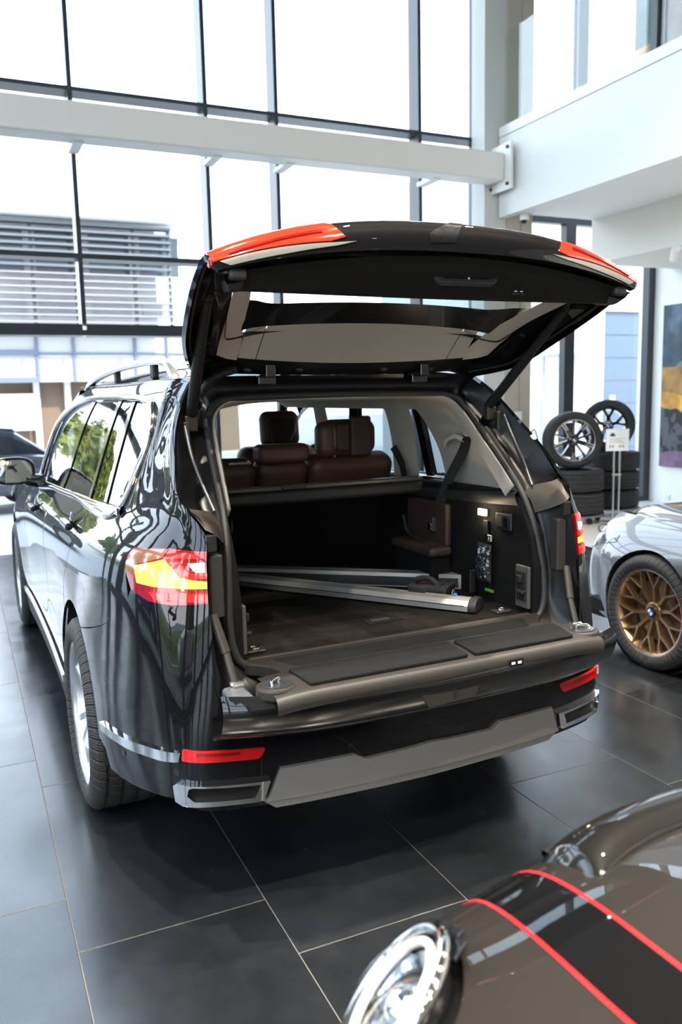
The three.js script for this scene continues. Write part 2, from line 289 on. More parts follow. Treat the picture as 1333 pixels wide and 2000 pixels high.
// ceiling spotlights
function spot(x, z, lab) {
  const g = thing('ceiling_spotlight', lab, 'spotlight', [x, YC, z], 0, 'ceiling spotlights');
  add('housing', lathe([[0.001, 0], [0.09, 0], [0.09, -0.16], [0.075, -0.17], [0.07, -0.15], [0.001, -0.15]], 24), M.white, g);
  const e = std(0xffffff, 0.5, 0, { emissive: new THREE.Color(1, 0.86, 0.68), emissiveIntensity: 12 });
  const d = new THREE.CircleGeometry(0.068, 20); d.rotateX(Math.PI / 2); d.translate(0, -0.158, 0); add('bulb', d, e, g);
  const L = new THREE.SpotLight(new THREE.Color(1, 0.88, 0.72), 75, 0, 0.9, 0.7, 2); L.position.set(0, -0.18, 0); L.target.position.set(0, -2, 0); L.castShadow = true; L.shadow.radius = 3; g.add(L, L.target);
}
for (const [x, z] of [[0.2, -1.6], [2.6, -1.4], [0.2, 1.4], [2.6, 1.6], [5.0, -3.2], [5.0, 0.2], [-1.8, 0.2], [-1.8, 3.6], [1.4, 4.4], [4.4, 4.2]]) spot(x, z, 'round white spotlight on the high ceiling');
// paintings on the right-hand wall (free invented landscapes)
function painting(name, label, y0, y1, z0, z1, sky, hill, warm, ground) {
  const tex = noiseTex(256, (u, v) => {
    const a = fbm(u, v, 5, 5), b = fbm(u + 0.3, v + 0.7, 14, 4), k = 0.7 + 0.6 * b; let c = sky.map((x) => x * (0.5 + a));
    if (v < 0.72 - 0.35 * Math.abs(u - 0.35) + 0.2 * (a - 0.5)) c = hill;
    if (Math.hypot(u - 0.42 - 0.1 * a, (v - 0.76) * 0.7) < 0.14 + 0.08 * (b - 0.5)) c = [92, 60, 42];
    if (u < 0.22 + 0.2 * (a - 0.5) && v < 0.62 && v > 0.42) c = [150, 110, 60];
    if (Math.abs(v - 0.44 + 0.5 * (u - 0.2) ** 2 + 0.25 * u) < 0.05) c = warm;
    if (v < 0.36 + 0.12 * (a - 0.5) - 0.1 * u) c = b > 0.5 ? [70, 70, 76] : [26, 26, 30];
    if (v < 0.09 + 0.05 * (a - 0.5)) c = ground;
    return c.map((x) => clamp(x * k, 0, 255));
  });
  const g = thing(name, label, 'painting', [XR, 0, (z0 + z1) / 2]);
  const p = new THREE.PlaneGeometry(z1 - z0, y1 - y0); p.rotateY(-Math.PI / 2); p.translate(-0.052, (y0 + y1) / 2, 0);
  add('canvas', p, std(0xffffff, 0.7, 0, { map: tex }), g);
  add('stretcher', bx(-0.05, -0.001, y0, y1, (z0 - z1) / 2, (z1 - z0) / 2), std(lin(0.05, 0.06, 0.07), 0.8), g);
}
{
  const a = onWorld(1298, 597, 'x', XR - 0.05), b = onWorld(1290, 910, 'x', XR - 0.05);
  painting('painting', 'tall stormy landscape painting on white wall beside the tyres', b.y, a.y, a.z, a.z + 1.9, [70, 84, 100], [104, 128, 92], [196, 140, 52], [120, 90, 116]);
  painting('painting', 'dark green painting hanging upstairs behind the glass balustrade', 5.0, 7.3, onWorld(1242, 30, 'x', XR - 0.05).z, onWorld(1242, 30, 'x', XR - 0.05).z + 1.7, [44, 70, 72], [60, 84, 52], [90, 80, 56], [36, 52, 46]);
}
{ // small fittings on the column and soffit
  const s = thing('security_camera', 'small white dome security camera under the gallery edge', 'camera', [6.42, 3.79, -8.35]);
  s.position.copy(onWorld(1025, 418, 'y', 3.79));
  add('mount', lathe([[0.001, 0], [0.055, 0], [0.055, -0.06], [0.045, -0.075], [0.001, -0.075]], 24), M.whiteSmooth, s);
  add('dome', lathe([[0.042, -0.07], [0.04, -0.09], [0.028, -0.108], [0.001, -0.116]], 24), M.gloss, s);
  const t = thing('track_spotlight', 'white cylindrical spotlight under the down-stand beam', 'spotlight'); t.position.copy(onWorld(1322, 478, 'y', 3.3));
  add('stem', cyl(V(0, 0, 0), V(0, -0.07, 0), 0.016), M.whiteSmooth, t); add('head', cyl(V(-0.05, -0.05, 0.05), V(0.04, -0.15, -0.06), 0.05, 0.055, 24), M.whiteSmooth, t);
  const zc = -8.862, pane = (name, label, u0, v0, u1, v1, d, mat) => { const a = onWorld(u0, v0, 'z', zc), b = onWorld(u1, v1, 'z', zc); return tag(add(name, bx(a.x, b.x, b.y, a.y, zc, zc + d, 0.008), mat), label, 'fitting'); };
  pane('wall_reader', 'white wall-mounted card reader on the beige column', 1005, 804, 1018, 829, 0.03, M.whiteSmooth);
  pane('light_switch', 'white triple light switch below the card reader', 1000, 834, 1020, 848, 0.012, M.whiteSmooth);
  const f = thing('fire_extinguisher', 'red fire extinguisher hanging behind the column', 'extinguisher'); f.position.set(6.90, 0, -8.98);
  add('cylinder', lathe([[0.001, 0.62], [0.07, 0.62], [0.078, 0.64], [0.078, 1.02], [0.05, 1.07], [0.02, 1.09], [0.001, 1.09]], 24), std(lin(0.42, 0.015, 0.02), 0.3), f);
  add('hose', tube([[0, 1.09, 0], [0.06, 1.14, 0], [0.1, 1.0, 0.02], [0.1, 0.75, 0.03]], 0.011, { seg: 24 }), M.rubber, f);
  const so = onWorld(1306, 971, 'x', XR); const s2 = thing('wall_socket', 'white wall socket below the landscape painting', 'socket', [XR, so.y, so.z]); add('plate', bx(-0.01, 0, -0.04, 0.04, -0.04, 0.04, 0.004), M.whiteSmooth, s2); add('insert', bx(-0.014, -0.009, -0.025, 0.025, -0.025, 0.025, 0.003), std(lin(0.7, 0.7, 0.69), 0.5), s2);
}

// ---------------------------------------------------------------- the street outside
struct(add('ground', bx(-60, 60, -0.5, -0.22, -70, ZF - 0.35), std(lin(0.42, 0.42, 0.41), 0.9)), 'pale paved forecourt outside the glass', 'ground');
struct(add('ground', bx(-60, XL - 0.3, -0.5, -0.2, ZF - 0.35, 40), std(lin(0.26, 0.26, 0.25), 0.9)), 'grey side street beside the showroom', 'ground');
struct(add('kerb', bx(-8.2, -7.9, -0.24, -0.06, ZF - 20, 30), std(lin(0.45, 0.45, 0.44), 0.9)), 'pale kerb along the side street', 'kerb');
struct(add('lawn', bx(-30, -8.2, -0.3, -0.1, ZF - 25, 30), std(lin(0.10, 0.17, 0.04), 0.95)), 'green verge beyond the side street', 'lawn');
{ // office building with louvres across the forecourt
  const Z = -26, at = (u, v) => onWorld(u, v, 'z', Z), g = thing('office_building', 'white office building with horizontal sun louvres across the forecourt', 'building', [0, 0, Z]);
  const xr = at(335, 500).x, top = at(335, 445).y, mid = at(80, 640).y - 0.1, low = at(0, 745).y;
  const wall = std(lin(0.46, 0.44, 0.45), 0.8), blue = std(lin(0.13, 0.155, 0.23), 0.5), slatM = std(lin(0.10, 0.115, 0.135), 0.5);
  add('upper_wall', bx(0.6, xr - 0.3, mid, top + 0.1, -6, -0.9), wall, g);
  add('roof_fascia', bx(0.5, at(398, 400).x, top + 0.1, top + 0.75, -6, 0.35), M.white, g);
  for (let i = 0; i < 4; i++) { const x = 0.9 + i * 1.55; add('window_pane', bx(x, x + 1.2, top - 1.35, top - 0.15, -0.92, -0.86), std(lin(0.05, 0.07, 0.09), 0.15), g); add('window_pane', bx(x, x + 1.2, mid + 0.5, mid + 1.0, -0.92, -0.86), std(lin(0.32, 0.33, 0.36), 0.2), g); }
  for (let k = 0; k < 15; k++) { const y = top - 0.05 - k * 0.2, d = k < 7; add('louvre_slat', bx(0.6, xr, y - (d ? 0.035 : 0.03), y + (d ? 0.03 : 0.02), -0.3, d ? 0.0 : -0.12), d ? slatM : std(lin(0.24, 0.225, 0.24), 0.5), g); }
  for (const u of [63, 148, 265, 334]) { const x = at(u, 500).x; add('louvre_post', bx(x - 0.05, x + 0.05, mid, top, -0.34, -0.24), slatM, g); }
  add('lower_wall', bx(0.6, 9.0, low + 0.0, mid - 0.02, -8, -1.3), std(lin(0.5, 0.5, 0.5), 0.8), g);
  for (const u of [80, 155, 280, 345]) { const x = at(u, 690).x; add('window_frame', bx(x - 0.04, x + 0.04, low, mid, -1.3, -1.2), blue, g); }
  add('window_frame', bx(0.6, at(80, 700).x, at(0, 685).y - 0.05, at(0, 685).y + 0.1, -1.3, -1.18), blue, g);
  add('window_frame', bx(0.6, at(80, 700).x, low - 0.02, low + 0.14, -1.3, -1.18), blue, g);
  add('window_frame', bx(0.6, 9, at(0, 686).y - 0.02, at(0, 686).y + 0.03, -1.3, -1.22), blue, g);
  for (let i = 0; i < 5; i++) { const x = 0.8 + i * 1.55; add('window_pane', bx(x, x + 1.45, low + 0.2, mid - 0.7, -1.31, -1.27), phy(lin(0.38, 0.41, 0.42), { roughness: 0.05 }), g); }
  add('ground_floor', bx(0.6, 9, -0.25, low, -8, -2.2), std(lin(0.17, 0.12, 0.085), 0.8), g);
  for (const u of [85, 150, 215, 290]) { const x = at(u, 800).x; add('shop_post', bx(x - 0.09, x + 0.09, -0.22, low, -2.2, -1.9), std(lin(0.7, 0.7, 0.7), 0.5), g); }
  add('shop_sign', bx(at(2, 800).x, at(78, 800).x, at(40, 845).y, at(40, 768).y, -1.8, -1.72, 0.02), std(lin(0.9, 0.9, 0.9), 0.5), g);
}
{ // white hall with a blue-grey gate to the right
  const Z = -15, at = (u, v) => onWorld(u, v, 'z', Z), g = thing('garage_hall', 'white hall with blue-grey sectional gate outside the right-hand glazing', 'building', [0, 0, Z]);
  const x0 = at(1030, 700).x, xg = at(1177, 700).x, x1 = at(1262, 700).x, yt = at(1177, 607).y, yb = at(1177, 800).y;
  add('wall', bx(x0 - 1.5, xg, -0.25, 6.5, -4, 0), std(lin(0.42, 0.44, 0.46), 0.8), g);
  add('wall', bx(xg, 24, yt, 6.5, -4, 0), std(lin(0.42, 0.44, 0.46), 0.8), g);
  add('wall', bx(x1 + 1.2, 24, -0.25, yt, -4, 0), M.white, g);
  const gm = std(lin(0.055, 0.085, 0.135), 0.5), n = 7; for (let k = 0; k < n; k++) { const h = (yt + 0.25) / n; add('gate_panel', bx(xg, x1 + 1.2, -0.25 + k * h, -0.25 + (k + 1) * h - 0.015, -0.16, -0.1, 0.008), gm, g); }
  add('gate_frame', bx(xg - 0.09, xg, -0.25, yt + 0.08, -0.1, 0.05), M.white, g);
  const a = at(1040, 690), b = at(1137, 655); add('canopy', bx(a.x, b.x, a.y - 0.02, a.y + 0.06, 0, 0.5), M.white, g);
  add('side_door', bx(at(1062, 760).x, at(1096, 760).x, at(1062, 765).y, at(1062, 697).y, 0.0, 0.05), std(lin(0.36, 0.40, 0.45), 0.5), g);
  add('notice', bx(at(1197, 770).x, at(1207, 770).x, at(1197, 782).y, at(1197, 772).y, -0.1, -0.08), M.white, g);
  add('plinth_wall', bx(at(1062, 760).x, at(1096, 760).x, -0.25, at(1062, 767).y, 0.0, 0.3), std(lin(0.7, 0.71, 0.7), 0.7), g);
}
// street trees along the side of the showroom (seen mirrored in the car's flank)
const leafMats = [std(lin(0.16, 0.25, 0.045), 0.8), std(lin(0.20, 0.24, 0.05), 0.8), std(lin(0.10, 0.18, 0.04), 0.8)];
function treeAt(x, z, h, r, k) {
  const g = thing('street_tree', ['light green', 'yellow-green', 'deep green'][k % 3] + ' leafy street tree beyond the glazed side', 'tree', [x, -0.15, z], 0, ['light green', 'yellow-green', 'deep green'][k % 3] + ' street trees');
  add('trunk', tube([[0, 0, 0], [0.05, h * 0.2, 0.03], [-0.03, h * 0.4, 0], [0, h * 0.62, 0]], 0.13, { seg: 12, rs: 8 }), std(lin(0.09, 0.07, 0.05), 0.9), g);
  const pos = [], nor = []; for (let i = 0; i < 5200; i++) {
    const a = rnd() * 6.283, b = Math.acos(2 * rnd() - 1), q = 0.55 + 0.45 * Math.sqrt(rnd()), lump = 0.8 + 0.35 * Math.sin(3 * a + k) * Math.sin(4 * b), R = r * q * lump;
    const c = V(R * Math.sin(b) * Math.cos(a), h * 0.66 + R * 1.05 * Math.cos(b), R * Math.sin(b) * Math.sin(a)), n = V(rnd() - 0.5, rnd() - 0.2, rnd() - 0.5).normalize(), t = n.clone().cross(V(rnd(), 1, rnd())).normalize(), s = n.clone().cross(t), w = 0.1 + 0.09 * rnd();
    for (const [e, f] of [[-1, 0], [0.4, -0.7], [0.4, 0.7]]) { pos.push(c.x + (t.x * e + s.x * f) * w, c.y + (t.y * e + s.y * f) * w, c.z + (t.z * e + s.z * f) * w); nor.push(n.x, n.y, n.z); }
  }
  const ge = new THREE.BufferGeometry(); ge.setAttribute('position', new THREE.Float32BufferAttribute(pos, 3)); ge.setAttribute('normal', new THREE.Float32BufferAttribute(nor, 3));
  add('foliage', ge, leafMats[k % 3], g);
}
[[-11, -13, 5.2, 1.9], [-12.5, -9, 5.8, 2.2], [-10.8, -5, 4.8, 1.8], [-12.2, -1, 6, 2.3], [-11, 3.2, 5.2, 2.0], [-15, -18.5, 6.5, 2.5], [-13, 7.5, 6, 2.3], [-3.2, -24, 3.4, 1.3], [-6.8, -21, 3.6, 1.5], [-10.2, -26, 4.2, 1.7], [-2.4, -34, 4.2, 1.6], [-16.5, -28, 5, 2.0]].forEach(([x, z, h, r], i) => treeAt(x, z, h, r, i));
// parked cars outside: simple but complete saloons
function parkedCar(x, z, turn, paint, label) {
  const g = thing('parked_car', label, 'car', [x, -0.21, z], turn);
  const S = (px) => px; const prof = [[-2.2, 0.45], [-2.25, 0.62], [-2.15, 0.85], [-1.6, 0.95], [-1.35, 0.98], [0.9, 1.0], [1.0, 0.98], [2.0, 0.8], [2.22, 0.66], [2.25, 0.45], [2.1, 0.28], [-2.1, 0.28]];
  const arch = (cx) => { const o = []; for (let i = 0; i <= 12; i++) { const a = Math.PI - i * Math.PI / 12; o.push([cx + 0.36 * Math.cos(a), 0.3 + 0.36 * Math.sin(a)]); } return o; };
  const pr = [...prof.slice(0, 10), [2.1, 0.28], ...arch(1.35).reverse(), ...arch(-1.35).reverse(), [-2.1, 0.28]];
  const b = slab(pr, 1.56, 0.09); b.translate(0, 0, -0.78); b.rotateY(Math.PI / 2); add('body', b, paint, g);
  const ch = slab([[-1.75, 0.93], [-1.1, 1.38], [-0.3, 1.46], [0.25, 1.4], [1.0, 0.93]], 1.2, 0.1); ch.translate(0, 0, -0.6); ch.rotateY(Math.PI / 2); add('cabin', ch, phy(lin(0.02, 0.025, 0.03), { roughness: 0.05, clearcoat: 1 }), g);
  const rf = slab([[-1.15, 1.37], [-0.3, 1.465], [0.22, 1.41], [0.1, 1.45], [-0.3, 1.5], [-1.1, 1.42]], 1.2, 0.02); rf.translate(0, 0, -0.6); rf.rotateY(Math.PI / 2); add('roof', rf, paint, g);
  for (const sx of [-1, 1]) for (const cz of [-1.35, 1.35]) { const w = new THREE.TorusGeometry(0.24, 0.085, 10, 28); w.rotateY(Math.PI / 2); w.translate(sx * 0.8, 0.32, -cz); const wm = add('wheel', w, M.tyre, g); const d = new THREE.CylinderGeometry(0.2, 0.2, 0.1, 24); d.rotateZ(Math.PI / 2); d.translate(sx * 0.81, 0.32, -cz); add('rim', d, M.rimSilver, wm); }
}
{
  const p = onWorld(-40, 925, 'z', -15.5);
  parkedCar(p.x - 0.6, -15.5, Math.PI / 2 + 0.1, phy(lin(0.05, 0.045, 0.055), { roughness: 0.25, clearcoat: 1 }), 'dark mauve parked car outside the open front');
  parkedCar(-6.3, -6.5, 0, phy(lin(0.02, 0.07, 0.35), { roughness: 0.25, clearcoat: 1 }), 'blue parked car in the side street');
  parkedCar(-6.4, 1.5, 0, phy(lin(0.5, 0.5, 0.52), { roughness: 0.25, clearcoat: 1 }), 'silver parked car in the side street');
}

// ---------------------------------------------------------------- the black seven-seat car: surface of its left flank and tail (car coordinates: x right, y up, z back from the rear axle)
const suv = thing('sport_utility_vehicle', 'black sport utility vehicle with raised tailgate and lowered bottom gate', 'car', [CAR.x, 0, CAR.z], CAR.th);
const SZ = [-3.98, -3.78, -3.4, -2.9, -2.2, -1.3, -0.5, 0.1, 0.5];
const BODY = [ // height, half widths at SZ, then [half width, z] round the corner and along the tail
  [0.20, [.55, .82, .93, .94, .93, .93, .945, .95, .93], [[.895, .70], [.855, .86], [.80, .985], [.73, 1.045], [.45, 1.075], [0, 1.085]]],
  [0.42, [.62, .87, .965, .975, .955, .955, .97, .985, .965], [[.928, .72], [.883, .88], [.83, 1.0], [.745, 1.062], [.45, 1.11], [0, 1.13]]],
  [0.60, [.62, .88, .97, .985, .96, .96, .98, .99, .967], [[.934, .72], [.887, .88], [.832, 1.012], [.735, 1.075], [.45, 1.125], [0, 1.145]]],
  [0.78, [.60, .87, .965, .985, .963, .962, .975, .985, .957], [[.925, .72], [.882, .88], [.822, 1.002], [.712, 1.07], [.45, 1.115], [0, 1.13]]],
  [0.92, [.58, .85, .95, .972, .968, .968, .97, .97, .946], [[.915, .72], [.876, .87], [.816, .98], [.71, 1.055], [.45, 1.1], [0, 1.115]]],
  [1.04, [.55, .80, .92, .95, .958, .962, .962, .957, .935], [[.904, .72], [.866, .86], [.81, .955], [.707, 1.04], [.45, 1.085], [0, 1.1]]],
  [1.13, [.50, .74, .87, .915, .935, .94, .94, .935, .915], [[.887, .72], [.85, .855], [.797, .945], [.705, 1.03], [.45, 1.07], [0, 1.085]]],
  [1.20, [.42, .66, .80, .86, .893, .90, .90, .897, .879], [[.848, .72], [.815, .85], [.768, .935], [.697, 1.012], [.45, 1.05], [0, 1.065]]],
  [1.255, [.36, .60, .75, .82, .86, .868, .868, .862, .840], [[.81, .71], [.784, .83], [.752, .91], [.70, .985], [.45, 1.02], [0, 1.035]]],
  [1.33, [.34, .57, .71, .79, .836, .842, .842, .836, .812], [[.783, .68], [.766, .78], [.75, .87], [.69, .95], [.45, .98], [0, .99]]],
  [1.45, [.32, .54, .68, .76, .797, .803, .803, .797, .77], [[.752, .60], [.74, .69], [.728, .78], [.66, .86], [.45, .89], [0, .9]]],
  [1.56, [.30, .50, .64, .72, .758, .765, .765, .758, .73], [[.713, .56], [.704, .62], [.695, .685], [.63, .76], [.45, .79], [0, .8]]],
  [1.66, [.28, .46, .60, .68, .714, .722, .722, .716, .69], [[.672, .53], [.657, .567], [.643, .605], [.59, .68], [.45, .7], [0, .71]]],
  [1.71, [.26, .44, .57, .645, .677, .685, .685, .68, .655], [[.636, .487], [.618, .522], [.60, .556], [.55, .62], [.4, .64], [0, .65]]],
  [1.735, [.24, .42, .54, .615, .647, .655, .655, .65, .625], [[.606, .47], [.588, .505], [.57, .54], [.52, .6], [.4, .62], [0, .63]]],
];
const bodyRows = BODY.map(([v, xs, cs]) => { const a = xs.map((x, i) => { const zz = i === 8 ? Math.min(0.5, cs[0][1] - 0.045) : SZ[i]; return [-x, zz]; }).concat(cs.map(([x, z]) => [-x, z])); a.push([-a[13][0], a[13][1]]); return a; });
const bodyV = BODY.map((b) => b[0]);
function c1(a, k, t) { const n = a.length, i = clamp(Math.floor(t), 0, n - 2), f = t - i, p0 = a[Math.max(i - 1, 0)][k], p1 = a[i][k], p2 = a[i + 1][k], p3 = a[Math.min(i + 2, n - 1)][k], m1 = (p2 - p0) / 2, m2 = (p3 - p1) / 2; return (2 * f ** 3 - 3 * f * f + 1) * p1 + (f ** 3 - 2 * f * f + f) * m1 + (-2 * f ** 3 + 3 * f * f) * p2 + (f ** 3 - f * f) * m2; }
function low(s, v) {
  const n = bodyV.length; let i = 0; while (i < n - 2 && v > bodyV[i + 1]) i++;
  const id = [Math.max(i - 1, 0), i, i + 1, Math.min(i + 2, n - 1)], q = id.map((r) => [c1(bodyRows[r], 0, s), c1(bodyRows[r], 1, s)]), h = bodyV[i + 1] - bodyV[i], f = (v - bodyV[i]) / h;
  const val = (k) => { const d0 = (bodyV[id[2]] - bodyV[id[0]]) || h, d1 = (bodyV[id[3]] - bodyV[id[1]]) || h, m1 = (q[2][k] - q[0][k]) / d0 * h, m2 = (q[3][k] - q[1][k]) / d1 * h; return (2 * f ** 3 - 3 * f * f + 1) * q[1][k] + (f ** 3 - 2 * f * f + f) * m1 + (-2 * f ** 3 + 3 * f * f) * q[2][k] + (f ** 3 - f * f) * m2; };
  const z = val(1); return V(val(0), v + 0.042 * z * sstep(0.7, 1.2, v) * (1 - sstep(1.3, 1.6, v)), z);
}
function toSV(z, y) { let v = y; for (let k = 0; k < 6; k++) v = y - 0.042 * z * sstep(0.7, 1.2, v) * (1 - sstep(1.3, 1.6, v)); let a = 0, b = 11.5; for (let k = 0; k < 40; k++) { const m = (a + b) / 2; low(m, v).z < z ? a = m : b = m; } return [a, v]; }
const pxS = (u, v, b = [4, 14, 0.2, 1.73]) => onSurf(low, u, v, b);
const pair = (name, geo, mat, parent = suv) => { const a = add(name, geo, mat, parent), b = add(name, mirrorX(geo), mat, parent); return [a, b]; };
const AR = 0.462, arc = (cz, cy, r, a0, a1, n = 18) => Array.from({ length: n + 1 }, (_, i) => { const a = lerp(a0, a1, i / n); return toSV(cz + r * Math.cos(a), cy + r * Math.sin(a)); });
const archFrontV = 0.26;
// window opening and window dividers on the flank
const dloRear = [[238, 992], [262, 940], [290, 867], [301, 800]].map(([u, v]) => pxS(u, v, [6, 11, 1.2, 1.7]));
const dlo = [toSV(-2.2, 1.165), toSV(-1.3, 1.19), toSV(-0.5, 1.225), dloRear[0], dloRear[1], dloRear[2], dloRear[3], pxS(285, 781, [6, 11, 1.2, 1.7]), toSV(0, 1.668), toSV(-0.6, 1.672), toSV(-1.0, 1.662), toSV(-1.4, 1.625), toSV(-1.75, 1.54), toSV(-2.0, 1.40), toSV(-2.17, 1.26)];
const seamRear = [pxS(190, 984, [4, 9, 0.6, 1.3]), pxS(150, 1039, [4, 9, 0.6, 1.3]), pxS(139, 1064, [4, 9, 0.6, 1.3]), pxS(124, 1133, [4, 9, 0.6, 1.3])];
const lampPx = [[245, 1112], [249, 1084], [262, 1069], [330, 1071], [404, 1077], [407, 1179], [335, 1182], [290, 1174], [256, 1150]];
const lamp = lampPx.map(([u, v]) => pxS(u, v, [8, 13, 0.8, 1.3]));
if (globalThis.DBG) { console.log('dloRear', dloRear.map((p) => low(...p).toArray().map((x) => +x.toFixed(3)))); console.log('seam', seamRear.map((p) => low(...p).toArray().map((x) => +x.toFixed(3)))); console.log('lamp', lamp, lamp.map((p) => low(...p).toArray().map((x) => +x.toFixed(3)))); console.log('bump seam', [[158, 1229], [223, 1205], [248, 1169]].map(([u, v]) => pxS(u, v, [6, 12, 0.5, 1.3])).map((p) => low(...p).toArray())); }
const sub = (name, parent = suv) => { const g = new THREE.Group(); g.name = name; parent.add(g); return g; };
const apert = [[11.98, 1.205], [11.85, 1.245], [11.5, 1.285], [11.15, 1.305], [11, 1.34], [11, 1.45], [11, 1.56], [11, 1.66], [11, 1.722]];
const seamB = [[223, 1205], [250, 1168]].map(([u, v]) => pxS(u, v, [6, 12, 0.5, 1.3]));
{
  const R = Math.PI / 180, arcQ = arc(0, 0.395, AR, 126 * R, 63 * R, 8);
  const q = [seamRear[0], seamRear[1], seamRear[2], seamRear[3], ...arcQ, ...seamB, lamp[0], lamp[1], lamp[2], lamp[3], lamp[4], ...apert];
  for (let k = 10; k >= 4.4; k -= 0.8) q.push([k, 1.728]);
  q.push(toSV(-1.75, 1.60), ...dlo.slice(7, 13).reverse(), dlo[6], dlo[5], dlo[4], dlo[3]);
  pair('rear_quarter_panel', patch(q, [], low, { L: 0.035, out: 1 }), M.paint);
  const g = 0.004, frontEdge = [toSV(-1.12, 1.195), toSV(-1.13, 0.9), toSV(-1.1, 0.6), toSV(-1.06, 0.40)];
  const sh = (a, d) => a.map(([s, v]) => [s + d, v]);
  const rd = [sh([seamRear[0]], -g)[0], ...frontEdge, toSV(-0.47, 0.40), ...arc(0, 0.395, AR, 179 * R, 128 * R, 8), ...sh([seamRear[3], seamRear[2], seamRear[1]], -0.012)];
  const doorR = pair('rear_door', patch(rd, [], low, { L: 0.04 }), M.paint);
  const fe2 = [toSV(-2.2, 1.16), toSV(-2.25, 0.95), toSV(-2.28, 0.6), toSV(-2.2, 0.40)];
  const doorF = pair('front_door', patch([sh([frontEdge[0]], -0.01)[0], ...fe2, ...sh([frontEdge[3], frontEdge[2], frontEdge[1]], -0.01)], [], low, { L: 0.05 }), M.paint);
  pair('front_fender', patch([sh([fe2[0]], -0.01)[0], toSV(-2.9, 1.13), toSV(-3.4, 1.06), toSV(-3.78, 0.97), [0.05, 0.95], [0.05, 0.30], toSV(-3.62, 0.28), ...arc(-3.105, 0.395, AR, 194 * R, -12 * R, 18), toSV(-2.3, 0.3), ...sh([fe2[3], fe2[2], fe2[1]], -0.01)], [], low, { L: 0.05 }), M.paint);
  pair('sill_panel', patch([toSV(-0.46, 0.39), toSV(-2.6, 0.39), toSV(-2.62, 0.22), toSV(-0.42, 0.22)], [], low, { L: 0.08, lift: 0.012 }), M.trimBlack);
  pair('sill_strip', patch([toSV(-0.47, 0.41), toSV(-2.55, 0.41), toSV(-2.55, 0.375), toSV(-0.47, 0.375)], [], low, { L: 0.08, lift: 0.02 }), std(lin(0.5, 0.52, 0.55), 0.25, 0.8));
  // tail bumper: painted skin of both halves in one shell
  const bl = [...arc(0, 0.395, AR, 62 * R, 8 * R, 14), ...[[207, 1462], [217, 1500], [238, 1519], [290, 1545], [335, 1558], [362, 1569]].map(([u, v]) => pxS(u, v, [7, 13, 0.2, 0.6])), [12, 0.40], [12.6, 0.395], [13, 0.39], [14, 0.385], [14, 0.745], [13, 0.745], [12.15, 0.75], [12.04, 0.86], [11.98, 1.0], lamp[5], lamp[6], lamp[7], lamp[8], seamB[1], seamB[0]];
  const bg = patch(bl, [], low, { L: 0.03 });
  add('rear_bumper', merge(bg, mirrorX(bg)), M.paint, suv);
  // sub-bumper trim
  const strip = [[200, 1408], [232, 1431], [275, 1450], [318, 1463], [356, 1468], [353, 1486], [322, 1484], [270, 1467], [225, 1442], [203, 1424]].map(([u, v]) => pxS(u, v, [7, 13, 0.3, 0.9]));
  pair('chrome_strip', patch(strip, [], low, { L: 0.03, lift: 0.012, rim: 0.02 }), M.chrome);
  const refl = roundPoly([[358, 1463], [520, 1458], [508, 1480], [357, 1485]].map(([u, v]) => pxS(u, v, [10, 14, 0.3, 0.9])), 0.05);
  pair('reflector', patch(refl, [], low, { L: 0.04, lift: 0.006, rim: 0.012 }), M.red);
  const core = [[385, 1470], [470, 1467], [468, 1472], [385, 1476]].map(([u, v]) => pxS(u, v, [10, 14, 0.3, 0.9]));
  pair('reflector_bar', patch(core, [], low, { L: 0.04, lift: 0.0075, rim: 0.003 }), M.redDark);
  // silver skid plate
  const sk = [[525, 1552], [548, 1497], [690, 1470], [712, 1478], [800, 1457]].map(([u, v]) => pxS(u, v, [11, 14, 0.3, 0.7])); sk.push([14, 0.508], [14, 0.412], [13, 0.412], [12.65, 0.414]);
  const skg = patch(sk, [], low, { L: 0.04, lift: 0.014, rim: 0.03 }), und = patch([[12.6, 0.418], [14, 0.416], [14, 0.375], [12.75, 0.38]], [], low, { L: 0.05, lift: 0.002, rim: 0.03 });
  add('skid_plate', merge(skg, mirrorX(skg)), M.satin, suv); add('skid_plate_lower', merge(und, mirrorX(und)), M.satin, suv);
  for (const x of [-0.26, 0.26]) add('skid_recess', bx(x - 0.09, x + 0.09, 0.40, 0.435, 1.05, 1.128, 0.01), M.satin, suv);
  // exhaust trims: chrome rectangular frames with a dark mouth
  const ex = [[345, 1530], [352, 1525], [527, 1519], [515, 1556], [505, 1560], [362, 1568], [350, 1560]].map(([u, v]) => pxS(u, v, [9, 14, 0.25, 0.7]));
  const inn = [[372, 1537], [380, 1534], [508, 1527], [497, 1552], [382, 1561], [370, 1550]].map(([u, v]) => pxS(u, v, [9, 14, 0.25, 0.7]));
  const fr = patch(ex, [inn], low, { L: 0.03, lift: 0.018, rim: 0.045 }), mouth = patch(inn, [], (s, v) => { const p = low(s, v); p.z -= 0.06; p.x *= 0.985; return p; }, { L: 0.05, lift: 0.0, rim: 0.0 }), bk = patch(ex, [], low, { L: 0.05, lift: 0.002, rim: 0 });
  for (const k of [0, 1]) { const f = k ? mirrorX : (a) => a; const m = add('exhaust_trim', f(fr), M.chrome, suv); add('mouth_backing', f(bk), phy(lin(0.004, 0.004, 0.004), { roughness: 0.5, specularIntensity: 0.3 }), m); }
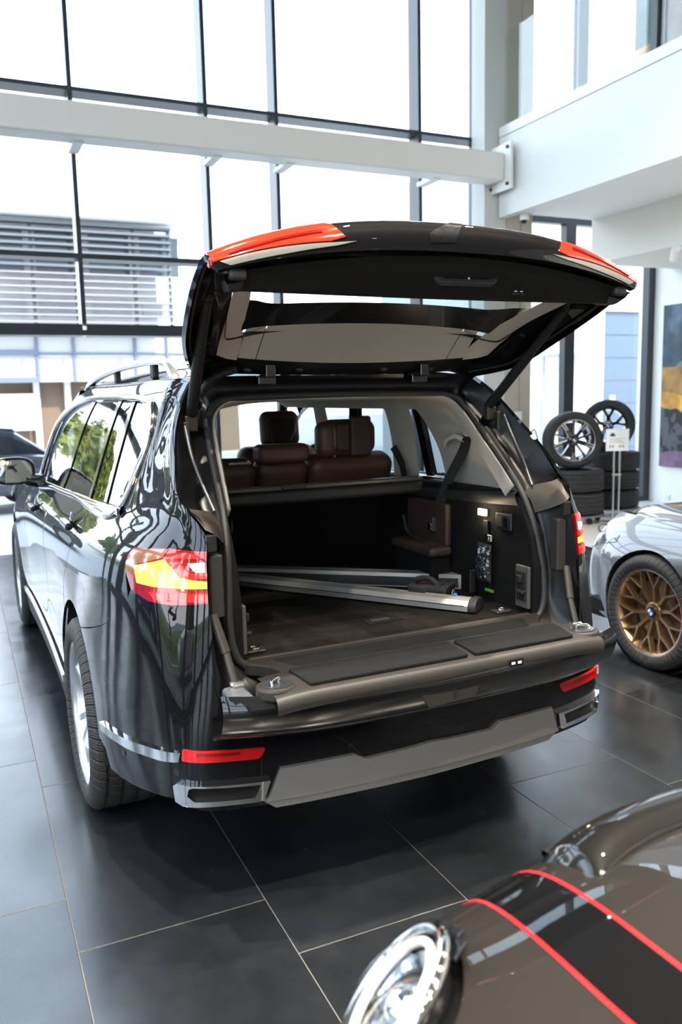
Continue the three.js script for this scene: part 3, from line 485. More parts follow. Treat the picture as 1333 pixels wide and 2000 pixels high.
  // parking sensors
  for (const [u, v] of [[346, 1508], [243, 1470], [685, 1455]]) { const p = pxS(u, v, [8, 14, 0.3, 0.9]), a = low(...p), n = low(p[0], p[1] + 0.01).sub(a).cross(low(p[0] + 0.01, p[1]).sub(a)).normalize().multiplyScalar(-1); const s = new THREE.CylinderGeometry(0.011, 0.012, 0.006, 20); s.applyQuaternion(new THREE.Quaternion().setFromUnitVectors(V(0, 1, 0), n)); s.translate(a.x, a.y, a.z); pair('parking_sensor', s, M.gloss); }
  // tail lamps on the body: clear-red lens, amber-lit field, red guides, reversing lamp
  const lm = (px) => px.map(([u, v]) => pxS(u, v, [8, 13, 0.8, 1.3]));
  const base = patch(lamp, [], low, { L: 0.025, lift: 0.001 });
  const amber = patch(lm([[263, 1104], [324, 1092], [340, 1112], [352, 1128], [405, 1136], [405, 1150], [300, 1146], [268, 1138]]), [], low, { L: 0.03, lift: 0.003, rim: 0.002 });
  const guide = patch(lm([[322, 1090], [332, 1080], [402, 1081], [402, 1091], [345, 1091], [372, 1120], [405, 1121], [405, 1130], [365, 1130], [345, 1118]]), [], low, { L: 0.03, lift: 0.005, rim: 0.004 });
  const bar = patch(roundPoly(lm([[292, 1156], [404, 1159], [402, 1176], [304, 1172]]), 0.03), [], low, { L: 0.03, lift: 0.005, rim: 0.004 });
  const rev = patch(lm([[368, 1101], [400, 1098], [401, 1118], [384, 1119]]), [], low, { L: 0.03, lift: 0.006, rim: 0.004 });
  const top = patch(lm([[262, 1071], [330, 1073], [318, 1090], [262, 1102], [250, 1098], [252, 1084]]), [], low, { L: 0.03, lift: 0.003, rim: 0.002 });
  const amberM = phy(lin(0.9, 0.42, 0.05), { roughness: 0.1, clearcoat: 1, emissive: lin(1, 0.42, 0.08), emissiveIntensity: 0.45 }), guideM = phy(lin(0.8, 0.01, 0.01), { roughness: 0.1, clearcoat: 1, emissive: lin(1, 0.03, 0.02), emissiveIntensity: 0.3 }), clearM = phy(lin(0.32, 0.13, 0.09), { roughness: 0.12, metalness: 0.4, clearcoat: 1 }), revM = phy(lin(0.7, 0.62, 0.58), { roughness: 0.15, clearcoat: 1 });
  for (const k of [0, 1]) { const f = k ? mirrorX : (a) => a, m = add('tail_light', f(base), M.redDark, suv); add('lit_field', f(amber), amberM, m); add('light_guide', f(guide), guideM, m); add('brake_bar', f(bar), guideM, m); add('reversing_lamp', f(rev), revM, m); add('clear_lens', f(top), clearM, m); }
  const tl = new THREE.PointLight(new THREE.Color(1, 0.45, 0.12), 0.05, 0, 2); tl.position.set(-0.93, 1.1, 1.02); tl.castShadow = true; suv.add(tl);
  // side glass, pillars between, bright surround
  const glassOut = dlo.map((p) => p), div = [[[180, 785], [116, 954]], [[232, 781], [172, 968]], [[259, 781], [203, 976]]].map(([a, b]) => [pxS(...a, [4, 9, 1.1, 1.7]), pxS(...b, [4, 9, 1.1, 1.7])]);
  if (globalThis.DBG) console.log('div', div.map((d) => d.map((p) => low(...p).toArray())));
  const gm = M.glassPriv, cutTop = (k) => [lerp(div[k][0][0], div[k][0][0], 0), 1.668], D = (k, e) => [[div[k][0][0] + e, div[k][0][1] + 0.006], [div[k][1][0] + e, div[k][1][1] - 0.006]];
  const wq = [D(2, 0.06)[0], D(2, 0.06)[1], dlo[3], dlo[4], dlo[5], dlo[6], dlo[7]], wr = [D(1, -0.05)[0], D(0, 0.07)[0], D(0, 0.07)[1], D(1, -0.05)[1]], wm = [D(2, -0.05)[0], D(1, 0.05)[0], D(1, 0.05)[1], D(2, -0.05)[1]], wf = [D(0, -0.07)[0], dlo[10], dlo[11], dlo[12], dlo[13], dlo[14], dlo[0], dlo[1], D(0, -0.07)[1]];
  for (const w of [wq, wr, wm, wf]) pair('side_window', patch(w, [], low, { L: 0.06, lift: -0.012, rim: 0 }), gm);
  for (const k of [0, 1, 2]) { const e = k ? 0.05 : 0.07; pair('window_pillar', patch([D(k, -e)[0], D(k, -e)[1], D(k, e)[1], D(k, e)[0]], [], low, { L: 0.06, lift: -0.007, rim: 0.03 }), M.gloss); }
  const loop = smoothLoop(dlo, 5).map((p) => low(...p).add(V(-0.004, 0, 0)));
  const ch = tube(loop, 0.013, { seg: 160, rs: 8, closed: true }); pair('window_surround', ch, M.chrome);
  const waist = []; for (let k = 0; k <= 20; k++) { const t = k / 20, p = low(...(t < 0.95 ? toSV(lerp(-2.2, 0.43, t), lerp(1.158, 1.27, t)) : [dlo[3][0], dlo[3][1] - 0.012])); waist.push(p.add(V(-0.008, 0, 0))); }
  pair('waist_moulding', sweep(waist, [[-0.014, -0.004], [0.014, -0.004], [0.012, 0.008], [-0.012, 0.006]], [-1, 0.25, 0], { n: 40 }), M.chrome);
  // handles
  for (const [u, v, d] of [[143, 1022, doorR], [72, 990, doorF]]) { const p = low(...pxS(u, v, [3, 8, 0.8, 1.25])); for (const k of [0, 1]) { const h = new RoundedBoxGeometry(0.03, 0.03, 0.2, 3, 0.012); h.translate((k ? 1 : -1) * (-p.x + 0.03), p.y, p.z); add('door_handle', h, M.paint, d[k]); const w = new THREE.SphereGeometry(0.05, 16, 8, 0, Math.PI * 2, 0, Math.PI / 2); w.scale(1, 0.25, 0.7); w.rotateZ((k ? -1 : 1) * Math.PI / 2); w.translate((k ? 1 : -1) * (-p.x + 0.002), p.y, p.z); add('handle_cup', w, M.gloss, d[k]); } }
}
{ // roof, rails, bonnet, windscreen, inner shell
  const edge = (z) => { const p = low(...toSV(z, 1.73)); return p; };
  const roofFn = (u, v) => { const z = lerp(-1.72, 0.53, u), e = edge(Math.min(z, 0.52)), x = lerp(e.x, -e.x, v), w = Math.abs(x / e.x), dip = -0.02 * Math.pow(1 - u, 4) - 0.035 * Math.pow(u, 6); return V(x, e.y + (0.062 + dip) * (1 - w * w) + 0.03 * Math.sin(Math.PI * clamp(u, 0, 1)) * (1 - Math.pow(w, 6)), z); };
  add('roof', grid(roofFn, 40, 30, true), M.paint, suv);
  const rail = [[-0.615, 1.72, 0.42], [-0.62, 1.785, 0.32], [-0.628, 1.803, 0.1], [-0.635, 1.803, -0.4], [-0.635, 1.787, -0.9], [-0.63, 1.762, -1.3], [-0.62, 1.728, -1.58], [-0.61, 1.70, -1.72]];
  const rg = sweep(rail, [[-0.016, -0.012], [0.016, -0.012], [0.014, 0.012], [-0.014, 0.012]], [0, 1, 0], { n: 60 });
  for (const k of [0, 1]) { const m = add('roof_rail', k ? mirrorX(rg) : rg, std(lin(0.7, 0.7, 0.7), 0.25, 0.9), suv); for (const z of [0.12, -0.65]) add('rail_foot', box(0.024, 0.06, 0.06, (k ? 1 : -1) * 0.626, 1.768, z, 0.008), M.trimBlack, m); }
  const fend = [-2.3, -2.6, -2.9, -3.2, -3.5, -3.78, -3.95], hr = fend.map((z, i) => { const p = low(...toSV(z, [1.155, 1.145, 1.13, 1.105, 1.05, 0.97, 0.93][i])), y0 = p.y, c = [0.05, 0.06, 0.07, 0.08, 0.09, 0.09, 0.05][i]; return [-1, -0.8, -0.5, 0, 0.5, 0.8, 1].map((t) => [p.x * -t, y0 + c * (1 - t * t * t * t), z + 0.0]); });
  add('bonnet', net(hr, 24, 24, true), M.paint, suv);
  add('front_grille', bx(-0.55, 0.55, 0.35, 0.93, -4.0, -3.93, 0.02), M.gloss, suv);
  const ws = [[-0.79, 1.175, -2.32], [-0.5, 1.2, -2.5], [0, 1.205, -2.56], [0.5, 1.2, -2.5], [0.79, 1.175, -2.32]], wt = [[-0.6, 1.715, -1.66], [-0.35, 1.755, -1.74], [0, 1.768, -1.77], [0.35, 1.755, -1.74], [0.6, 1.715, -1.66]];
  add('windscreen', net([ws, ws.map((p, i) => [lerp(p[0], wt[i][0], 0.5), lerp(p[1], wt[i][1], 0.5) + 0.03, lerp(p[2], wt[i][2], 0.5) - 0.03]), wt], 12, 16, true), M.carGlass, suv);
  pair('windscreen_pillar', tube([[-0.82, 1.15, -2.35], [-0.74, 1.45, -2.02], [-0.63, 1.69, -1.68]], 0.034, { seg: 20, rs: 10 }), M.gloss);
  // mirrors
  const mp = onCar(26, 920, 'z', -1.98);
  for (const k of [0, 1]) {
    const s = k ? 1 : -1, h = new THREE.SphereGeometry(1, 28, 18); const p = h.attributes.position; for (let i = 0; i < p.count; i++) { const z = p.getZ(i); p.setXYZ(i, Math.sign(p.getX(i)) * Math.pow(Math.abs(p.getX(i)), 0.7) * 0.125, Math.sign(p.getY(i)) * Math.pow(Math.abs(p.getY(i)), 0.7) * 0.085, z > 0 ? Math.min(z, 0.25) * 0.1 : z * 0.09); } h.computeVertexNormals(); h.translate(s * -mp.x, mp.y, mp.z);
    const m = add('door_mirror', h, M.paint, suv), gl = new THREE.SphereGeometry(1, 28, 2, 0, Math.PI * 2, 0, 0.35); const o = []; for (let i = 0; i < 32; i++) { const a = i / 32 * 6.2832, c = Math.cos(a), d = Math.sin(a); o.push([Math.sign(c) * Math.pow(Math.abs(c), 0.65) * 0.105, Math.sign(d) * Math.pow(Math.abs(d), 0.65) * 0.068]); }
    const sg = slab(o, 0.004, 0.001); sg.translate(s * -mp.x, mp.y, mp.z + 0.024); add('mirror_glass', sg, std(lin(0.55, 0.6, 0.6), 0.02, 1), m);
    add('mirror_arm', cyl(V(s * (-mp.x - 0.06), mp.y - 0.055, mp.z), V(s * 0.87, mp.y - 0.075, mp.z - 0.02), 0.035, 0.045, 14), M.gloss, m);
  }
}
// wheels
const treadTex = noiseTex(256, (u, v, i, j) => { const b = Math.floor(u * 5), s = ((v * 14 + (b % 2 ? 0.5 : 0) + (b === 2 ? u * 3 : Math.abs(u - 0.5) * 1.5)) % 1 + 1) % 1; const c = s < 0.16 ? 0 : 255; const sip = ((v * 56 + u * 8) % 1) < 0.18 ? 60 : 0; return [c - (c ? sip : 0), 0, 0].map(() => c - (c ? sip : 0)); }, false);
function tyreGeo(R, r, w, seg = 72) { // axis along y
  const h = w / 2, gr = []; const n = 4; const pr = [[r, -h * 0.86], [r + 0.012, -h * 0.98], [lerp(r, R, 0.45), -h * 1.03], [R - 0.03, -h * 0.98], [R - 0.008, -h * 0.86]];
  for (let k = 0; k < n; k++) { const y = lerp(-0.62, 0.62, k / (n - 1)) * h, g = 0.006; pr.push([R - 0.001, y - g - 0.002], [R - 0.009, y - g], [R - 0.009, y + g], [R, y + g + 0.002]); }
  pr.push([R - 0.008, h * 0.86], [R - 0.03, h * 0.98], [lerp(r, R, 0.45), h * 1.03], [r + 0.012, h * 0.98], [r, h * 0.86]);
  const g = lathe(pr, seg), p = g.attributes.position, uv = g.attributes.uv; for (let i = 0; i < p.count; i++) uv.setXY(i, clamp(p.getY(i) / w + 0.5, 0, 1), Math.atan2(p.getZ(i), p.getX(i)) / 6.2832 * 4); return g;
}
M.tread = std(lin(0.022, 0.021, 0.021), 0.65, 0, { bumpMap: treadTex, bumpScale: 0.009 });
function barrel(r, w, off = 0.0) { const h = w / 2; return lathe([[r, -h * 0.86], [r + 0.006, -h * 0.9], [r - 0.004, -h * 0.84], [r - 0.02, -h * 0.7], [r - 0.045, 0], [r - 0.02, h * 0.72], [r - 0.006, h * 0.84], [r + 0.008, h * 0.93], [r + 0.006, h * 0.86]], 64); }
function spoke(r0, r1, a0, a1, w0, w1, y0, y1, th) { // tapered bar in the wheel plane, x-z, axis y
  const A = V(r0 * Math.cos(a0), y0, r0 * Math.sin(a0)), B = V(r1 * Math.cos(a1), y1, r1 * Math.sin(a1)), d = B.clone().sub(A).normalize(), s = V(-d.z, 0, d.x).normalize(), pos = [], mk = (p, sw, top) => p.clone().addScaledVector(s, sw).add(V(0, top, 0));
  const q = [mk(A, -w0, -th), mk(A, w0, -th), mk(A, w0 * 0.75, 0), mk(A, -w0 * 0.75, 0), mk(B, -w1, -th * 0.8), mk(B, w1, -th * 0.8), mk(B, w1 * 0.75, 0), mk(B, -w1 * 0.75, 0)];
  for (const [a, b, c, e] of [[0, 1, 2, 3], [4, 7, 6, 5], [3, 2, 6, 7], [0, 4, 5, 1], [1, 5, 6, 2], [0, 3, 7, 4]]) for (const i of [a, c, b, a, e, c]) pos.push(q[i].x, q[i].y, q[i].z);
  const g = new THREE.BufferGeometry(); g.setAttribute('position', new THREE.Float32BufferAttribute(pos, 3)); g.computeVertexNormals(); return g;
}
function wheelInto(parent, name, { R, r, w, x, z, side, rimMat, spokes, cap = M.gloss, disc = true, y }) { // side -1: outside faces -x
  const t = tyreGeo(R, r, w), place = (g) => { g.rotateZ(side < 0 ? Math.PI / 2 : -Math.PI / 2); g.translate(x, y ?? R, z); return g; };
  const wheel = add(name, place(t), M.tread, parent), sub = parent === scene ? wheel : wheel;
  add('rim_barrel', place(barrel(r, w)), rimMat, wheel);
  for (const s of spokes(r, w)) add(s[0], place(s[1]), s[2] ?? rimMat, wheel);
  add('hub_cap', place((() => { const g = lathe([[0.001, w * 0.36], [0.03, w * 0.36], [0.034, w * 0.34], [0.034, w * 0.2]], 24); return g; })()), cap, wheel);
  if (disc) add('brake_disc', place(lathe([[0.06, 0.0], [r * 0.78, 0.0], [r * 0.78, -0.03], [0.06, -0.03]], 48)), std(lin(0.3, 0.3, 0.3), 0.4, 0.9), wheel);
  return wheel;
}
const fiveDouble = (r, w) => { const o = []; for (let k = 0; k < 5; k++) { const a = k / 5 * 6.2832 + 0.3; for (const e of [-1, 1]) o.push(['spoke', spoke(0.05, r - 0.012, a + e * 0.12, a + e * 0.2, 0.02, 0.017, w * 0.30, w * 0.38, 0.045)]); o.push(['spoke_web', spoke(0.06, r * 0.55, a, a, 0.02, 0.012, w * 0.24, w * 0.28, 0.03)]); } o.push(['hub', lathe([[0.001, w * 0.33], [0.07, w * 0.32], [0.08, w * 0.26], [0.08, 0]], 32)]); return o; };
for (const s of [-1, 1]) for (const z of [0, -3.105]) wheelInto(suv, 'wheel', { R: 0.392, r: 0.285, w: 0.29, x: s * 0.845, z, side: s, rimMat: M.rimSilver, spokes: fiveDouble });
for (const s of [-1, 1]) for (const z of [0, -3.105]) { const g = new THREE.CylinderGeometry(0.47, 0.47, 0.36, 40, 1, true, -0.12, Math.PI + 0.24); g.rotateZ(Math.PI / 2); g.translate(s * 0.78, 0.405, z); const f = add('wheel_housing', g, std(lin(0.01, 0.01, 0.01), 0.9, 0, { side: THREE.DoubleSide }), suv); const d = new THREE.CircleGeometry(0.47, 40, -0.12, Math.PI + 0.24); d.rotateY(Math.PI / 2); d.translate(s * 0.6, 0.405, z); add('housing_wall', d, std(lin(0.01, 0.01, 0.01), 0.9, 0, { side: THREE.DoubleSide }), suv); }
add('underbody', bx(-0.58, 0.58, 0.36, 0.42, -3.8, 0.8), std(lin(0.01, 0.01, 0.01), 0.9), suv);

// ---------------------------------------------------------------- tail opening, cabin and load bay
const OUT = [[0, 1.735, .52], [-.40, 1.735, .52], [-.565, 1.728, .54], [-.60, 1.712, .556], [-.643, 1.66, .605], [-.695, 1.56, .685], [-.728, 1.45, .78], [-.75, 1.333, .87], [-.728, 1.318, .93], [-.70, 1.27, .995], [-.705, 1.1, 1.03], [-.712, 1.0, 1.043], [-.708, .88, 1.062], [-.70, .755, 1.078], [-.55, .74, 1.095], [0, .74, 1.115]];
const SEAL = [[0, 1.662, .50], [-.40, 1.657, .50], [-.50, 1.642, .52], [-.538, 1.606, .535], [-.557, 1.56, .57], [-.572, 1.47, .655], [-.583, 1.38, .745], [-.593, 1.29, .83], [-.60, 1.22, .875], [-.607, 1.15, .905], [-.615, 1.05, .93], [-.622, .96, .945], [-.615, .87, .955], [-.585, .815, .96], [-.50, .797, .965], [0, .797, .97]];
{
  const mid = OUT.map((o, i) => { const s = SEAL[i], low = i > 12; return [lerp(o[0], s[0], 0.55), lerp(o[1], s[1], 0.5) - (low ? 0.03 : 0), lerp(o[2], s[2], 0.5) - (low ? 0.0 : i < 3 ? 0.02 : 0.05)]; });
  const j = net([OUT, mid, SEAL], 10, 90); add('tail_opening_jamb', merge(j, mirrorX(j)), phy(lin(0.005, 0.005, 0.006), { roughness: 0.3, specularIntensity: 0.7, side: THREE.DoubleSide }), suv);
  const sl = [...SEAL.slice(1), ...SEAL.slice(1, -1).reverse().map(([x, y, z]) => [-x, y, z]), SEAL[0]];
  add('door_seal', tube(sl.map(([x, y, z]) => [x, y, z + 0.008]), 0.0135, { seg: 220, rs: 10, closed: true }), M.rubber, suv);
  pair('gutter_strip', tube([[-.655, 1.565, .655], [-.655, 1.47, .72], [-.645, 1.38, .80], [-.63, 1.30, .87]], 0.006, { seg: 30, rs: 6 }), std(lin(0.12, 0.12, 0.13), 0.25, 0.4));
  pair('lamp_carrier', net([[[-.745, 1.325, .885], [-.70, 1.315, .90], [-.645, 1.30, .86], [-.61, 1.275, .845]], [[-.72, 1.305, .95], [-.68, 1.285, .965], [-.64, 1.262, .93], [-.612, 1.245, .885]], [[-.70, 1.265, 1.0], [-.675, 1.25, 1.01], [-.645, 1.225, .97], [-.615, 1.20, .905]]], 10, 12), std(lin(0.036, 0.03, 0.025), 0.5, 0, { side: THREE.DoubleSide }));
  pair('lamp_cover', bx(-.692, -.648, .985, 1.185, .955, 1.0, 0.008), std(lin(0.02, 0.018, 0.016), 0.6));
  pair('cover_clip', bx(-.70, -.668, 1.195, 1.25, .985, 1.012, 0.006), M.trimBlack);
  // lower gate stays
  pair('gate_stay', merge(cyl(V(-.69, 1.0, 1.0), V(-.667, .89, 1.05), .016, .016), cyl(V(-.667, .89, 1.05), V(-.656, .80, 1.098), .0125, .0125)), std(lin(0.045, 0.04, 0.037), 0.35, 0.5));
}
// hinges, cable bellows and gas struts
{
  for (const s of [-1, 1]) { add('tailgate_hinge', merge(bx(s * .32 - .035, s * .32 + .035, 1.70, 1.735, .50, .56, .006), bx(s * .32 - .02, s * .32 + .02, 1.725, 1.775, .53, .60, .006)), M.gloss, suv); }
  const p = [[-.585, 1.665, .60], [-.56, 1.70, .60], [-.52, 1.735, .61], [-.46, 1.755, .62]], c = new THREE.CatmullRomCurve3(P3(p)), rings = [tube(p, .0115, { seg: 30, rs: 10 })];
  for (let k = 0; k < 22; k++) { const t = k / 21, q = c.getPointAt(t), T = c.getTangentAt(t), r = new THREE.TorusGeometry(.0125, .0032, 6, 16); r.applyQuaternion(new THREE.Quaternion().setFromUnitVectors(V(0, 0, 1), T)); r.translate(q.x, q.y, q.z); rings.push(r); }
  add('cable_bellows', merge(rings), M.rubber, suv);
  pair('gas_strut', merge(cyl(V(-.617, 1.60, .60), V(-.645, 1.80, .83), .0195, .0195), cyl(V(-.645, 1.80, .83), V(-.662, 1.945, 1.0), .0165, .0165), new THREE.SphereGeometry(.018, 14, 10).translate(-.663, 1.952, 1.008)), M.trimBlack);
  pair('strut_bracket', merge(bx(-.645, -.60, 1.545, 1.60, .59, .62, .006), bx(-.655, -.635, 1.50, 1.58, .615, .64, .005)), std(lin(0.06, 0.05, 0.04), 0.4, 0.5));
}
{ // cabin lining
  const hl = [[.5, 0], [.2, .004], [-.4, .012], [-1.0, .012], [-1.66, -.002]].map(([z, d]) => [[-.60, 1.585, z * .96 + .01], [-.56, 1.63, z], [-.47, 1.658 + d, z], [-.2, 1.672 + d, z], [0, 1.676 + d, z], [.2, 1.672 + d, z], [.47, 1.658 + d, z], [.56, 1.63, z], [.60, 1.585, z * .96 + .01]]);
  add('headliner', net(hl, 20, 30), std(lin(0.50, 0.465, 0.41), 0.95, 0, { side: THREE.DoubleSide }), suv);
  add('header_trim', sweep(SEAL.slice(0, 8).reverse().concat(SEAL.slice(1, 8).map(([x, y, z]) => [-x, y, z])).map(([x, y, z]) => [x * .965, y - .012, z - .018]), [[-.03, -.012], [.03, -.006], [.03, .004], [-.03, .004]], (t, p) => V(p.x, (p.y - 1.2) * 0.9, 0).normalize(), { n: 80 }), M.beige, suv);
  const D = [[[.59, 1.275, .83], [.632, 1.262, .6], [.672, 1.255, .38], [.69, 1.25, .18]], [[.58, 1.40, .725], [.615, 1.40, .52], [.64, 1.40, .33], [.655, 1.40, .165]], [[.565, 1.52, .615], [.585, 1.52, .44], [.60, 1.52, .28], [.61, 1.52, .125]], [[.53, 1.61, .53], [.54, 1.605, .38], [.548, 1.60, .25], [.553, 1.60, .1]], [[.45, 1.668, .50], [.45, 1.668, .36], [.45, 1.668, .22], [.45, 1.668, .08]]];
  const dp = net(D, 20, 16); add('rear_pillar_trim', dp, std(lin(0.46, 0.42, 0.365), 0.9, 0, { side: THREE.DoubleSide }), suv); add('rear_pillar_trim', mirrorX(dp), std(lin(0.46, 0.42, 0.365), 0.9, 0, { side: THREE.DoubleSide }), suv);
  const C = net([[[.70, 1.2, -.08], [.69, 1.2, -.2], [.70, 1.2, -.34]], [[.665, 1.42, -.06], [.65, 1.42, -.18], [.665, 1.42, -.30]], [[.60, 1.60, -.02], [.585, 1.60, -.14], [.60, 1.60, -.27]], [[.53, 1.66, .0], [.53, 1.66, -.14], [.53, 1.66, -.27]]], 14, 10);
  pair('centre_pillar_trim', C, std(lin(0.46, 0.42, 0.365), 0.9, 0, { side: THREE.DoubleSide }));
  const B = net([[[.72, 1.15, -1.1], [.70, 1.15, -1.2], [.72, 1.15, -1.3]], [[.67, 1.42, -1.06], [.655, 1.42, -1.15], [.67, 1.42, -1.24]], [[.60, 1.62, -.98], [.59, 1.62, -1.06], [.60, 1.62, -1.16]]], 12, 8);
  pair('door_pillar_trim', B, std(lin(0.46, 0.42, 0.365), 0.9, 0, { side: THREE.DoubleSide }));
  pair('door_lining', bx(.70, .76, .5, 1.2, -2.2, -.1, .02), M.trimBlack);
  for (const [u, v, w] of [[632, 769, .05], [560, 800, .035], [478, 797, .03]]) { const q = onCar(u, v, 'y', 1.665); add('ceiling_console', new RoundedBoxGeometry(w * 2.4, .022, w * 1.8, 3, .01).translate(clamp(q.x, -.45, .45), 1.672, clamp(q.z, -1.5, .3)), M.beigeLight, suv); }
  const gh = tube([[.585, 1.46, .47], [.575, 1.475, .42], [.58, 1.455, .34], [.60, 1.43, .30]], .011, { seg: 20 }); add('grab_handle', gh, M.beige, suv);
  add('dashboard', bx(-.72, .72, .8, 1.13, -2.35, -1.95, .06), M.trimBlack, suv);
  add('interior_mirror', bx(-.11, .11, 1.55, 1.61, -1.88, -1.86, .012), M.blackPlastic, suv);
  add('cabin_floor', bx(-.75, .75, .30, .42, -2.4, .1), M.blackPlastic, suv);
}
function cushion(w, h, d, r = 0.05, puff = 0.0) { const g = new RoundedBoxGeometry(w, h, d, 6, r), p = g.attributes.position; for (let i = 0; i < p.count; i++) { const x = p.getX(i) / w * 2, y = p.getY(i) / h * 2; p.setZ(i, p.getZ(i) * (1 + puff * (1 - x * x) * (1 - y * y))); } g.computeVertexNormals(); return g; }
{ // seats
  const put = (g, x, y, z, rx = 0) => g.rotateX(rx).translate(x, y, z);
  const bench = sub('rear_bench');
  for (const [x0, x1] of [[-.62, -.10], [-.095, .16], [.165, .62]]) { add('backrest', put(cushion(x1 - x0, .60, .14, .055, .1), (x0 + x1) / 2, 1.09, -.335, .36), M.brown, bench); }
  add('seat_cushion', bx(-.62, .62, .5, .74, -1.05, -.5, .06), M.brown, bench);
  add('backrest_carpet', put(new RoundedBoxGeometry(1.23, .46, .02, 2, .008), 0, 1.0, -.295, .36), phy(lin(0.006, 0.006, 0.006), { roughness: 1, specularIntensity: 0.2 }), bench);
  const hr = (x, w, y, hh, z) => { const h = add('headrest', put(cushion(w, hh, .12, .055, .2), x, y, z), M.brown, bench); for (const e of [-.07, .07]) add('headrest_post', cyl(V(x + e, 1.33, z), V(x + e, y - hh * .3, z), .006), M.chrome, h); return h; };
  const R = hr(.375, .28, 1.455, .175, -.22); add('headrest_wing', put(cushion(.1, .17, .10, .045), .25, 1.45, -.205), M.brown, R); add('headrest_flap', put(cushion(.11, .19, .03, .014), .41, 1.462, -.15), M.brownDark, R); add('headrest_side', put(cushion(.07, .13, .03, .012), .32, 1.46, -.158), M.brownDark, R);
  hr(-.42, .29, 1.44, .165, -.22);
  add('centre_headrest', put(cushion(.25, .09, .12, .03, .1), .02, 1.395, -.20), M.brown, bench);
  add('release_handle', bx(-.24, -.13, 1.352, 1.366, -.26, -.19, .005), M.satin, bench);
  const fx = onCar(546, 850, 'z', -1.35).x, fs = sub('front_seat');
  for (const s of [1, -1]) { add('backrest', put(cushion(.50, .62, .13, .06, .1), s * fx, 1.05, -1.38, -.15), M.brown, fs); add('headrest', put(cushion(.25, .22, .10, .05, .2), s * fx, 1.46, -1.35, -.1), M.brown, fs); add('headrest_back', put(cushion(.16, .15, .03, .012), s * fx, 1.45, -1.295, -.1), M.brownDark, fs); add('seat_cushion', bx(s * fx - .25, s * fx + .25, .5, .72, -1.9, -1.4, .05), M.brown, fs); }
  // stowed third row seen beside the load bay
  const th = sub('third_row_seat'); add('backrest', put(new RoundedBoxGeometry(.03, .19, .34, 3, .012), .562, 1.085, .22, 0), M.brownDark, th); add('seat_cushion', bx(.45, .565, .955, 1.0, .06, .42, .02), M.brownDark, th); add('seat_base', bx(.47, .57, .812, .955, .06, .40, .015), phy(lin(0.004, 0.004, 0.004), { roughness: 0.9, specularIntensity: 0.3 }), th); add('side_lever', tube([[.50, 1.10, .10], [.49, 1.03, .16], [.49, 1.01, .30]], .006, { seg: 16 }), M.darkMetal, th);
  const belt = (pts, w, name, mat = M.rubber) => add(name, sweep(pts, [[-w, -.0015], [w, -.0015], [w, .0015], [-w, .0015]], [-1, 0, .35], { n: 24 }), mat, suv);
  belt([[.585, 1.49, .50], [.60, 1.42, .45], [.58, 1.28, .36], [.56, 1.12, .29], [.555, 1.0, .27]], .024, 'seat_belt');
  add('belt_guide', bx(.575, .605, 1.475, 1.52, .47, .56, .012), M.beige, suv);
  const bk = onCar(845, 1025, 'x', .54); const bm = add('belt_buckle', bx(bk.x - .012, bk.x + .012, bk.y - .03, bk.y + .035, bk.z - .022, bk.z + .022, .006), std(lin(0.02, 0.022, 0.025), 0.35), suv); add('buckle_tongue', bx(bk.x - .018, bk.x - .012, bk.y - .02, bk.y + .01, bk.z - .014, bk.z + .014, .002), M.chrome, bm);
  belt([[.60, 1.40, -.17], [.62, 1.33, -.13], [.60, 1.26, -.06]], .02, 'seat_belt');
}
const carpetTex = noiseTex(256, (u, v) => { const s = 0.5 + 0.5 * Math.sin(u * 6.2832 * 4 + 1.5 * Math.sin(v * 6.2832)), k = 0.7 + 0.6 * fbm(u, v, 64, 2) + 0.45 * sstep(0.35, 0.65, s); return [17 * k, 15.5 * k, 14.5 * k]; });
const fuzz = noiseTex(256, (u, v) => { const a = 255 * vn(u * 128, v * 128, 128); return [a, a, a]; }, false);
M.carpet = phy(0xffffff, { roughness: 1, specularIntensity: 0.25, map: carpetTex, bumpMap: fuzz, bumpScale: 0.002 });
M.pad = phy(lin(0.0085, 0.009, 0.010), { roughness: 1, specularIntensity: 0.4, bumpMap: fuzz, bumpScale: 0.002 });
M.sill = std(lin(0.02, 0.018, 0.0165), 0.5);
